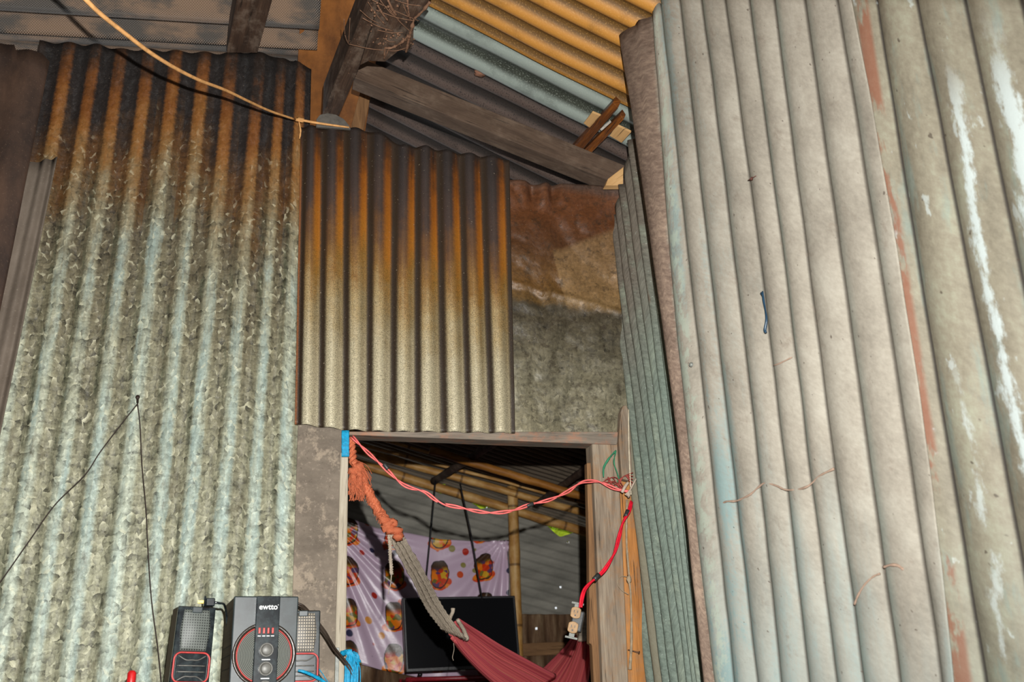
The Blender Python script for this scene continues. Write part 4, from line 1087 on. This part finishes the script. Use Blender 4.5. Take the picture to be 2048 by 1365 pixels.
# red bottle cap poking up at the lower left
bt = empty('bottle', V((wy(264, 1345, 2.62).x, 2.62, BZ))); tag(bt, 'slim bottle with a red cap at the bottom edge, left of the speakers', 'bottle')
bx, hz = bt.location.x, wy(264, 1342, 2.62).z
mb = MB(); mb.lathe((bx, 2.62, 0), [(0, BZ), (.016, BZ), (.017, BZ+.01), (.017, hz-.060), (.008, hz-.045), (.007, hz-.03), (0, hz-.03)], 'z', 20); k1 = mb.build('body', flat('clear_plastic', (150, 160, 150), .25, .5))
mb = MB(); mb.lathe((bx, 2.62, 0), [(.010, hz-.034), (.010, hz-.006), (.006, hz), (0, hz)], 'z', 18); k2 = mb.build('cap', flat('red_cap', (190, 24, 26), .4, .5)); adopt(bt, k1, k2)

# ------------------------------------------------------------------ bits on the right wall
def on_s2(x, y, lift=.016): return hit(x, y, (P_S2[0], P_S2[1]+P_S2[0]*lift))
mb = MB()
mb.tube([on_s2(1525, 583), on_s2(1527, 600), on_s2(1531, 622), on_s2(1533, 640), on_s2(1530, 660), on_s2(1532, 666)], [.0022, .0030, .0020, .0032, .0040, .003], 6, 6)
mb.tube([on_s2(1522, 586), on_s2(1526, 592)], .0025, 5, 3)
o = mb.build('hair_clip', flat('dark_blue_plastic', (24, 52, 72), .35, .5)); tag(o, 'dark blue plastic clip stuck on the dusty right wall sheet', 'clip')
mb = MB(); mb.lathe((0, 0, 0), [(.0065, 0), (.0055, -.004), (.003, -.006), (0, -.0065)], 'y', 14)
o = mb.build('screw', m_steel); o.location = on_s2(1383, 730, .013); o.rotation_euler = (0, 0, -math.radians(73)); tag(o, 'round steel screw head near the corner edge of the dusty right wall sheet', 'screw')
mb = MB(); mb.blob(on_s2(1503, 358, .014), .0045, 8, 6, .8, 3, V((1, 1.4, .7))); mb.tube([on_s2(1496, 361, .014), on_s2(1503, 357, .017), on_s2(1512, 352, .015)], .0012, 5, 3)
o = mb.build('insect', flat('dark_insect', (84, 52, 44), .6, .3)); tag(o, 'small dark dead insect on the upper part of the dusty right wall sheet', 'insect')
# mud tracks left by termites
m_mud = flat('mud_track', (146, 124, 108), .95, .05)
def track(px, r, lab):
    mb = MB(); mb.tube([on_s2(x, y, l) for x, y, l in px], r, 6, 5, lump=.5); o = mb.build('mud_track', m_mud); tag(o, lab, 'mud track', 'termite mud tracks on the right wall')
track([(1440, 1012, .008), (1452, 1004, .012), (1470, 1003, .009), (1480, 1000, .010), (1500, 990, .012), (1517, 975, .010), (1530, 967, .011), (1552, 972, .012), (1570, 980, .010), (1592, 980, .010), (1612, 975, .012), (1625, 966, .010), (1640, 952, .012), (1668, 938, .011)], .0022, 'thin wavering mud track across the lower middle of the dusty right wall sheet')
track([(1709, 1210, .010), (1716, 1192, .012), (1728, 1172, .012), (1745, 1155, .012), (1760, 1148, .008)], .0022, 'short slanting mud track low on the dusty right wall sheet')
track([(1768, 1135, .010), (1780, 1131, .012), (1795, 1132, .012), (1807, 1140, .012)], .003, 'short curved mud track beside the slanting one on the right wall sheet')
track([(1548, 731, .012), (1560, 727, .013), (1584, 715, .012)], .0018, 'short straight mud track near the middle of the dusty right wall sheet')

# ================================================================== BACK ROOM
P_F = (V((FS, 0, 1)), V((0, 0, froof_z(0))))
def onF(x, y, drop=0): return hit(x, y, (P_F[0], P_F[1]-V((0, 0, drop))))
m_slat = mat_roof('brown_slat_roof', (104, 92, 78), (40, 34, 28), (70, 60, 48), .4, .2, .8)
o = roof_sheet('roofing_sheet', m_slat, .15, 2.1, 3.03, YF+.35, froof_z, .07, .012, .10, nx=20, res=8, seed=8)
tag(o, 'dark ribbed roofing over the back room seen through the doorway', 'roofing sheet')
W_BAMB = Mat('bamboo', .5, .35); uv = W_BAMB.uv()
nb = W_BAMB.noise(W_BAMB.mp(uv, (3, 40, 1)), 2, 4, .6)
cb_ = W_BAMB.ramp(nb, [(.3, lin(120, 80, 38)), (.5, lin(172, 126, 66)), (.7, lin(206, 170, 112))])
rgn = W_BAMB.f('ABSOLUTE', W_BAMB.f('SUBTRACT', W_BAMB.f('FRACT', W_BAMB.f('MULTIPLY', W_BAMB.sep(uv)[0], 3.1)), .5))
W_BAMB.col(W_BAMB.mix(W_BAMB.f('MULTIPLY', W_BAMB.step(rgn, .03, .012), .7), cb_, lin(84, 58, 32))); W_BAMB.bump(nb, .3, .003); W_BAMB = W_BAMB.m
W_BAMO = wood('orange_bamboo', (96, 58, 20), (142, 92, 36), (172, 120, 58), 1, None, 0, .5)
def pole(a, b, r, mat, lab, name='bamboo_pole', catg='pole', grp='bamboo poles of the back room roof'):
    mb = MB(); n = 24; L = (b-a).length
    pts = [a+(b-a)*(i/n)+V((0, 0, .006*nz(i*.3, a.x*7))) for i in range(n+1)]
    rr = [r*(1+(.12 if i % 6 == 0 else 0)) for i in range(n+1)]
    mb.tube(pts, rr, 10, 1, smooth=False); o = mb.build(name, mat); tag(o, lab, catg, grp); return o
def px_pole(x0, y0, x1, y1, Y, r, mat, lab, **k): return pole(wy(x0, y0, Y), wy(x1, y1, Y), r, mat, lab, **k)
px_pole(640, 904, 1230, 1082, 5.52, .026, W_BAMB, 'thick bamboo pole lying along the top of the back wall')
px_pole(640, 880, 1230, 1043, 5.40, .021, W_BAMB, 'pale bamboo pole just above the thick one on the back wall')
px_pole(640, 868, 1230, 1022, 5.30, .009, W_BAMB, 'thin bamboo lath above the pale pole under the back roof')
px_pole(860, 901, 1230, 1013, 4.75, .020, W_BAMO, 'orange brown pole crossing under the back room roof')
px_pole(640, 846, 1230, 1006, 5.15, .008, W_BAMB, 'thinnest bamboo lath highest under the back roof')
pole(onF(868, 962, .02), onF(1000, 880, .02), .020, W_DARK, 'dark stick lashed across the bamboo poles at the middle of the doorway', name='stick', catg='stick', grp='dark sticks under the back room roof')
pole(onF(1072, 1010, .02), onF(1190, 925, .0), .018, W_DARK, 'dark stick crossing near the right door post under the back roof', name='stick', catg='stick', grp='dark sticks under the back room roof')
o = slab('bamboo_post', W_BAMB, [(1016, 978), (1034, 978), (1047, 1440), (1024, 1440)], PY(5.44), .06, V((0, 0, 1)))
bpy.data.objects.remove(o)
mb = MB(); pa = wy(1025, 974, 5.44); pb = V((wy(1036, 1365, 5.44).x, 5.44, 0)); n = 30
mb.tube([pb+(pa-pb)*(i/n) for i in range(n+1)], [.030*(1.10 if i % 5 == 0 else 1) for i in range(n+1)], 12, 1, smooth=False)
o = mb.build('bamboo_post', W_BAMB); tag(o, 'upright bamboo post behind the television', 'post')

# back wall: grey sheet, with a few nail holes that let daylight through
m_gray = Mat('grey_wall_sheet', .75, .25); uv = m_gray.uv(); u_, v_ = m_gray.sep(uv)[0:2]
ln = m_gray.f('SINE', m_gray.f('MULTIPLY', m_gray.f('ADD', v_, m_gray.f('MULTIPLY', u_, .27)), 2*PI/.05))
ng = m_gray.noise(m_gray.mp(uv, (2, 5, 1)), 2, 5, .6)
c = m_gray.ramp(ng, [(.35, lin(112, 110, 102)), (.65, lin(144, 141, 131))])
m_gray.col(m_gray.mix(m_gray.f('MULTIPLY', m_gray.step(ln, .3, 1), .3), c, lin(70, 68, 62))); m_gray.bump(ln, .5, .006)
def holed(name, mat, x0, x1, z0, ztop, Y, cell, holes, wave=None):
    nx, nz_ = int((x1-x0)/cell), int((2.75-z0)/cell); vs, uv, fs = [], [], []
    for i in range(nz_+1):
        for j in range(nx+1):
            x = x0+j*cell; z = min(z0+i*cell, ztop(x))
            vs.append(V((x, Y+(wave(x, z) if wave else 0), z))); uv.append((x, z))
    hs = [wy(px, py, Y) for px, py in holes]; dead = {(int((h.z-z0)/cell), int((h.x-x0)/cell)) for h in hs}
    for i in range(nz_):
        for j in range(nx):
            if (i, j) in dead or z0+i*cell >= ztop(x0+j*cell) and z0+i*cell >= ztop(x0+(j+1)*cell): continue
            a = i*(nx+1)+j; fs.append((a, a+1, a+nx+2, a+nx+1))
    return thicken(mesh_obj(name, vs, fs, mat, None, uv), .002)
wl, wr_ = wy(740, 935, YF), wy(1175, 1066, YF)
def top_far(x):
    z = wl.z+(wr_.z-wl.z)*(x-wl.x)/(wr_.x-wl.x)
    d = abs(x-wy(1118, 1045, YF).x)
    z -= .075*max(0, 1-d/.13)+.05*max(0, 1-abs(x-wy(960, 997, YF).x)/.12)+.035*max(0, 1-abs(x-wy(880, 975, YF).x)/.05)
    return z
o = holed('wall_far', m_gray.m, -.1, 2.1, wy(1100, 1236, YF).z, top_far, YF, .0115, [(1136, 1087), (1120, 1173), (1111, 1217)], lambda x, z: .004*math.sin(2*PI*(z+.27*x)/.05))
tag(o, None, None, None, 'structure')
m_rb = mat_mid(); 
m_low, uv, u_, v_, p_, cr_ = base_sheet('brown_low_sheet', .75, .2, 0)
nb = m_low.noise(m_low.mp(uv, (16, 2.5, 1)), 1, 5, .65)
m_low.col(m_low.ramp(nb, [(.34, lin(58, 40, 28)), (.5, lin(92, 68, 48)), (.62, lin(120, 98, 74)), (.75, lin(168, 150, 126))])); m_low.bump(nb, .3, .005)
o = holed('corrugated_sheet', m_low.m, -.1, 2.1, 0.0, lambda x: wy(1100, 1229, YF-.03).z-.02*(x-1.5), YF-.03, .0125, [(1071, 1257)], lambda x, z: .012*math.cos(2*PI*x/.085))
tag(o, 'brown rusty corrugated sheet along the bottom of the back wall behind the television', 'corrugated metal sheet')
o = slab('board', W_BROWN, [(700, 1300), (1230, 1281), (1230, 1305), (700, 1330)], PY(YF-.05), .02, V((1, 0, 0)))
tag(o, 'horizontal brown board across the back wall right of the television', 'board')
# patterned table cloth hung as a curtain
m_pat = Mat('fruit_print_plastic', .32, .45); uv = m_pat.uv()
w2 = m_pat.n('ShaderNodeTexNoise'); m_pat.put(w2.inputs['Vector'], uv); w2.inputs['Scale'].default_value = 14; w2.inputs['Detail'].default_value = 3
off = m_pat.n('ShaderNodeVectorMath', operation='SCALE'); m_pat.put(off.inputs[0], w2.outputs[1]); off.inputs['Scale'].default_value = .03
wu = m_pat.n('ShaderNodeVectorMath', operation='ADD'); m_pat.put(wu.inputs[0], uv); m_pat.put(wu.inputs[1], off.outputs[0])
pu, pv = m_pat.sep(wu.outputs[0])[0:2]
cu_ = m_pat.f('MULTIPLY', pu, 1/.245); cv_ = m_pat.f('ADD', m_pat.f('MULTIPLY', pv, 1/.215), m_pat.f('MULTIPLY', pu, .9))
fx = m_pat.f('SUBTRACT', m_pat.f('FRACT', cu_), .5); fy = m_pat.f('SUBTRACT', m_pat.f('FRACT', cv_), .5)
ex = m_pat.f('MULTIPLY', fx, 1/.20); ey = m_pat.f('MULTIPLY', fy, 1/.33)
r2 = m_pat.f('ADD', m_pat.f('POWER', m_pat.f('ABSOLUTE', ex), 2.6), m_pat.f('POWER', m_pat.f('ABSOLUTE', ey), 2.6))
# flowers spilling round the lower half of each basket
fx2 = m_pat.f('MULTIPLY', fx, 1/.27); fy2 = m_pat.f('MULTIPLY', m_pat.f('SUBTRACT', fy, .24), 1/.15)
fl = m_pat.f('ADD', m_pat.f('MULTIPLY', fx2, fx2), m_pat.f('MULTIPLY', fy2, fy2))
vf = m_pat.vor(uv, 42); rc_ = m_pat.sep(vf['Color'])[0]
fruit = m_pat.ramp(rc_, [(0, lin(198, 58, 22)), (.25, lin(224, 120, 24)), (.5, lin(206, 158, 40)), (.68, lin(112, 104, 40)), (.82, lin(92, 60, 96)), (1, lin(150, 34, 20))], 'CONSTANT')
vs_ = m_pat.vor(m_pat.mp(uv, (1, 1, 1), (.3, .1, 0)), 16, 'F1', .75); sc1 = m_pat.sep(vs_['Color'])[0]; sc2 = m_pat.sep(vs_['Color'])[1]
scat = m_pat.ramp(sc1, [(0, lin(196, 74, 30)), (.3, lin(206, 136, 48)), (.5, lin(138, 128, 70)), (.68, lin(50, 48, 78)), (.85, lin(176, 48, 36))], 'CONSTANT')
base = lin(196, 172, 192)
c = m_pat.mix(m_pat.f('MULTIPLY', m_pat.step(vs_['Distance'], .32, .27), m_pat.step(sc2, .18, .2)), base, scat)
c = m_pat.mix(m_pat.step(fl, 1.05, .9), c, m_pat.mix(m_pat.step(rc_, .55, .6), lin(206, 70, 26), lin(226, 128, 40)))
bk = m_pat.mix(m_pat.step(fy, -.20, -.02), lin(66, 44, 26), fruit)
c = m_pat.mix(m_pat.step(r2, 1.08, .95), c, bk)
c = m_pat.mix(m_pat.step(m_pat.f('ABSOLUTE', m_pat.f('SUBTRACT', r2, 1.0)), .18, .08), c, lin(44, 30, 26))
m_pat.col(c); m_pat.bump(m_pat.noise(uv, 12, 3), .15, .01)
def folds(ph, d, u):
    ang = math.atan2(d-.02, u+.05)
    e = .016*math.sin(ang*22+5*nz(ang*4, 1))*min(1, math.hypot(u, d)/.15)*max(0, 1-u/.55)
    e += .012*math.sin(math.atan2(d+.02, .96-u)*24)*max(0, 1-(.95-u)/.4)
    return e+.010*math.sin(d*22+u*3)*math.exp(-d*4)+.008*nz(u*5, d*4)
o = sheet('patterned_curtain', m_pat.m, PY(5.50), (1040, 1350), [(.5, (655, 655)), (1.5, (770, 770)), (2.5, (890, 890)), (3.5, (1018, 1014))],
          [(640, 1030), (700, 1037), (752, 1056), (820, 1068), (880, 1080), (940, 1084), (1020, 1081)],
          [(640, 1310), (700, 1324), (760, 1340), (820, 1352), (900, 1372), (1020, 1390)], 0, 70, 40, folds)
tag(o, 'lilac plastic table cloth printed with fruit baskets, hung up behind the television', 'table cloth')
# television
YT = 5.15
m_tvb = flat('television_plastic', (22, 22, 24), .35, .5); m_scr = Mat('dark_screen', .25, .08); m_scr.col((.003, .003, .004, 1)); m_scr = m_scr.m
tv = empty('television', wy(925, 1340, YT)); tag(tv, 'black flat television standing on the dark red metal stand', 'television')
k1 = slab('housing', m_tvb, [(805, 1196), (1030, 1192), (1042, 1336), (812, 1346)], PY(YT), .05, V((1, 0, 0)), None, .004)
k2 = slab('screen', m_scr, [(809, 1200), (1026, 1196), (1037, 1328), (816, 1339)], PY(YT-.002), .004, V((1, 0, 0)), None, 0)
k3 = slab('control_panel', flat('silver_blue', (70, 84, 94), .4, .5), [(1009, 1330), (1033, 1329), (1033, 1338), (1009, 1339)], PY(YT-.004), .006, V((1, 0, 0)), None, .001)
m_pled = Mat('power_light'); m_pled.col(lin(30, 110, 230)); m_pled.set('Emission Color', lin(40, 130, 255)); m_pled.set('Emission Strength', 1.2)
lc = wy(1016, 1334, YT-.005); mb = MB(); mb.blob(lc, .005, 10, 6, 0); k4 = mb.build('power_light', m_pled.m)
k5 = slab('maker_mark', m_wht, [(921, 1341), (931, 1340.6), (931, 1342.4), (921, 1342.8)], PY(YT-.003), .002, V((1, 0, 0)), None, 0)
tz = wy(925, 1350, YT).z
mb = MB(); p = wy(1000, 1342, YT+.03); q = wy(1046, 1347, YT+.02); mb.tube([p, q], .012, 8, 2); k7 = mb.build('foot', m_tvb); mb = MB(); p = wy(840, 1348, YT+.03); mb.tube([p, V((p.x, p.y, tz))], .012, 8, 2); k6 = mb.build('foot', m_tvb)
adopt(tv, k1, k2, k3, k4, k5, k6, k7)
m_dred = flat('dark_red_metal', (128, 30, 38), .4, .5)
sd = empty('television_stand', V((wy(925, 1352, YT).x, YT+.05, 0))); tag(sd, 'dark red tubular metal stand under the television', 'stand')
xl, xr = wy(817, 1352, YT).x, wy(1050, 1346, YT).x; zt = wy(935, 1355, YT-.05).z-.004
ks = []
mb = MB()
for y in (YT-.05, YT+.2): mb.tube([V((xl-.02, y, zt)), V((xr+.02, y, zt))], .011, 8, 1)
for x in (xl, xr): mb.tube([V((x, YT-.05, zt)), V((x, YT+.2, zt))], .011, 8, 1)
ks.append(mb.build('top_frame', m_dred))
for x in (xl, xr):
    for y in (YT-.05, YT+.2):
        mb = MB(); mb.tube([V((x, y, 0)), V((x, y, zt+(.05 if x == xr else .01)))], .012, 8, 1); ks.append(mb.build('leg', m_dred))
mb = MB(); mb.box(((xl+xr)/2, YT+.075, zt-.05), (xr-xl, .24, .012)); ks.append(mb.build('shelf', m_dred, None, False))
adopt(sd, *ks)
mb = MB(); c_ = wy(1072, 1356, YT)
for i in range(5): mb.blob(c_+V((-.03+i*.018, .02*nz(i, 2), .006*nz(i, 5))), .024, 10, 8, .9, i+40, V((1, .8, .6)))
o = mb.build('plastic_bag', flat('white_plastic', (190, 196, 194), .3, .5)); tag(o, 'crumpled white plastic bag at the right end of the television stand', 'bag')
mb = MB(); mb.blob(wy(1092, 1366, YT-.02), .03, 12, 8, .3, 51, V((1.3, .8, .6))); o = mb.build('cloth_bundle', flat('deep_blue_cloth', (24, 40, 130), .6, .3)); tag(o, 'small deep blue bundle beside the white plastic bag', 'bundle')
mb = MB(); mb.box(((xr+wy(1110, 1366, YT).x)/2+.075, YT+.02, wy(1080, 1364, YT).z-.035), (.18, .2, .02)); o = mb.build('side_shelf', W_BROWN, None, False, .002)
zz_ = o.data.vertices[0].co.z
mb2 = MB()
for sx in (-.07, .07):
    for sy in (-.07, .07): mb2.box(((xr+wy(1110, 1366, YT).x)/2+.075+sx, YT+.02+sy, (zz_)/2), (.025, .025, zz_))
k = mb2.build('legs', W_BROWN, None, False); k.parent = o
tag(o, 'small brown side table right of the television stand', 'table')
m_bw = flat('black_wire', (20, 20, 22), .5, .3)
for (x0, y0, xm_, ym_, x1, y1), l in (((871, 962, 863, 1050, 853, 1150), 'left one of two thin black wires hanging behind the pink cable'), ((920, 968, 942, 1070, 963, 1192), 'right one of two thin black wires hanging behind the pink cable')):
    mb = MB(); mb.tube([wy(x0, y0, 5.1), wy(xm_, ym_, 5.1), wy(x1, y1, 5.14), wy(x1+(x1-xm_)*.3, y1+34, 5.23)], .0042, 6, 6); o = mb.build('wire', m_bw); tag(o, l, 'wire', 'thin black wires in the back room')
# greenery outside the gap under the eave
m_leaf = flat('leaf_green', (190, 220, 50), .5, .3, 0, .5, 8); random.seed(21)
vs, uv, fs = [], [], []
for px0, py0, sx, sy, n in ((1118, 1050, 42, 16, 130), (965, 1000, 40, 12, 80), (880, 972, 20, 10, 40)):
    for i in range(n):
        c_ = wy(px0+random.uniform(-sx, sx), py0+random.uniform(-sy, sy)+8, 5.95+random.uniform(-.1, .2)); a, b = random.uniform(0, 6.28), random.uniform(-.8, .8)
        d = V((math.cos(a), .4*math.sin(a*2), math.sin(a))); s = d.cross(V((.3, 1, b))).normalized(); L = random.uniform(.03, .06); k = len(vs)
        vs += [c_-d*L, c_+s*L*.35+V((0, .006, 0)), c_+d*L, c_-s*L*.35+V((0, .006, 0))]; uv += [(0, 0), (.5, 1), (1, 0), (.5, -1)]; fs.append((k, k+1, k+2, k+3))
bush = mesh_obj('foliage', vs, fs, m_leaf, None, uv, None, False)
sg = MB(); b0 = wy(1000, 1030, 6.15); b0.z = 0
for i in range(5): sg.tube([b0+V((i*.05-.1, 0, 0)), wy(900+i*60, 1010+i*10, 6.1)], [.012, .004], 6, 4)
sg = sg.build('stems', W_BROWN)
br = empty('shrub', b0); tag(br, 'sunlit green shrub outside, glimpsed through the gap under the back eave', 'shrub'); adopt(br, bush, sg)

# ================================================================== ROOM SHELL
m_earth = flat('packed_earth', (96, 80, 64), .95, .1, 0, .3, 6)
m_shell = flat('shell_metal', (96, 88, 76), .8, .2, 0, .25, 5)
def shell(name, c, s, mat):
    mb = MB(); mb.box(c, s); o = mb.build(name, mat, None, False); o['kind'] = 'structure'; return o
shell('floor', (.4, 1.8, -.05), (5.2, 9.6, .1), m_earth)
shell('wall_left', (-1.56, .8, 1.6), (.04, 4.3, 3.2), m_shell)
shell('wall_back', (.5, -1.62, 1.7), (4.2, .04, 3.4), m_shell)
shell('wall_right', (2.3, -.3, 1.7), (.04, 2.7, 3.4), m_shell)
shell('ceiling', (-.68, .04, 3.44), (1.8, 3.3, .04), m_shell)
shell('wall_far_left', (.10, 4.30, 1.25), (.03, 2.6, 2.5), m_shell)
shell('wall_far_right', (2.08, 4.30, 1.0), (.03, 2.6, 2.0), m_shell)

# ================================================================== LIGHT, CAMERA
w = bpy.data.worlds.new('sky'); sc.world = w; w.use_nodes = True
bg = w.node_tree.nodes['Background']; bg.inputs[0].default_value = (.93, .97, 1, 1); bg.inputs[1].default_value = 1.0
fl = bpy.data.lights.new('camera_flash', 'SPOT'); fl.energy = 620; fl.spot_size = math.radians(112); fl.spot_blend = .9; fl.shadow_soft_size = .010; fl.color = (1, .985, .955)
fo = bpy.data.objects.new('camera_flash', fl); COL.objects.link(fo)
fo.location = CAM+CU*.16+CR*.05
fo.rotation_euler = (CD-CR*.16).to_track_quat('-Z', 'Y').to_euler()
cam = bpy.data.cameras.new('camera'); cam.sensor_width = 36; cam.lens = 36*FOC/IW; cam.clip_start = .02
cam.dof.use_dof = True; cam.dof.focus_distance = 3.0; cam.dof.aperture_fstop = 4.5
co = bpy.data.objects.new('camera', cam); COL.objects.link(co)
M = Matrix((CR, CU, -CD)).transposed().to_4x4(); M.translation = CAM; co.matrix_world = M
sc.camera = co
sc.view_settings.view_transform = 'Standard'; sc.view_settings.look = 'None'; sc.view_settings.exposure = -0.14; sc.view_settings.gamma = 1; sc.view_settings.use_curve_mapping = False
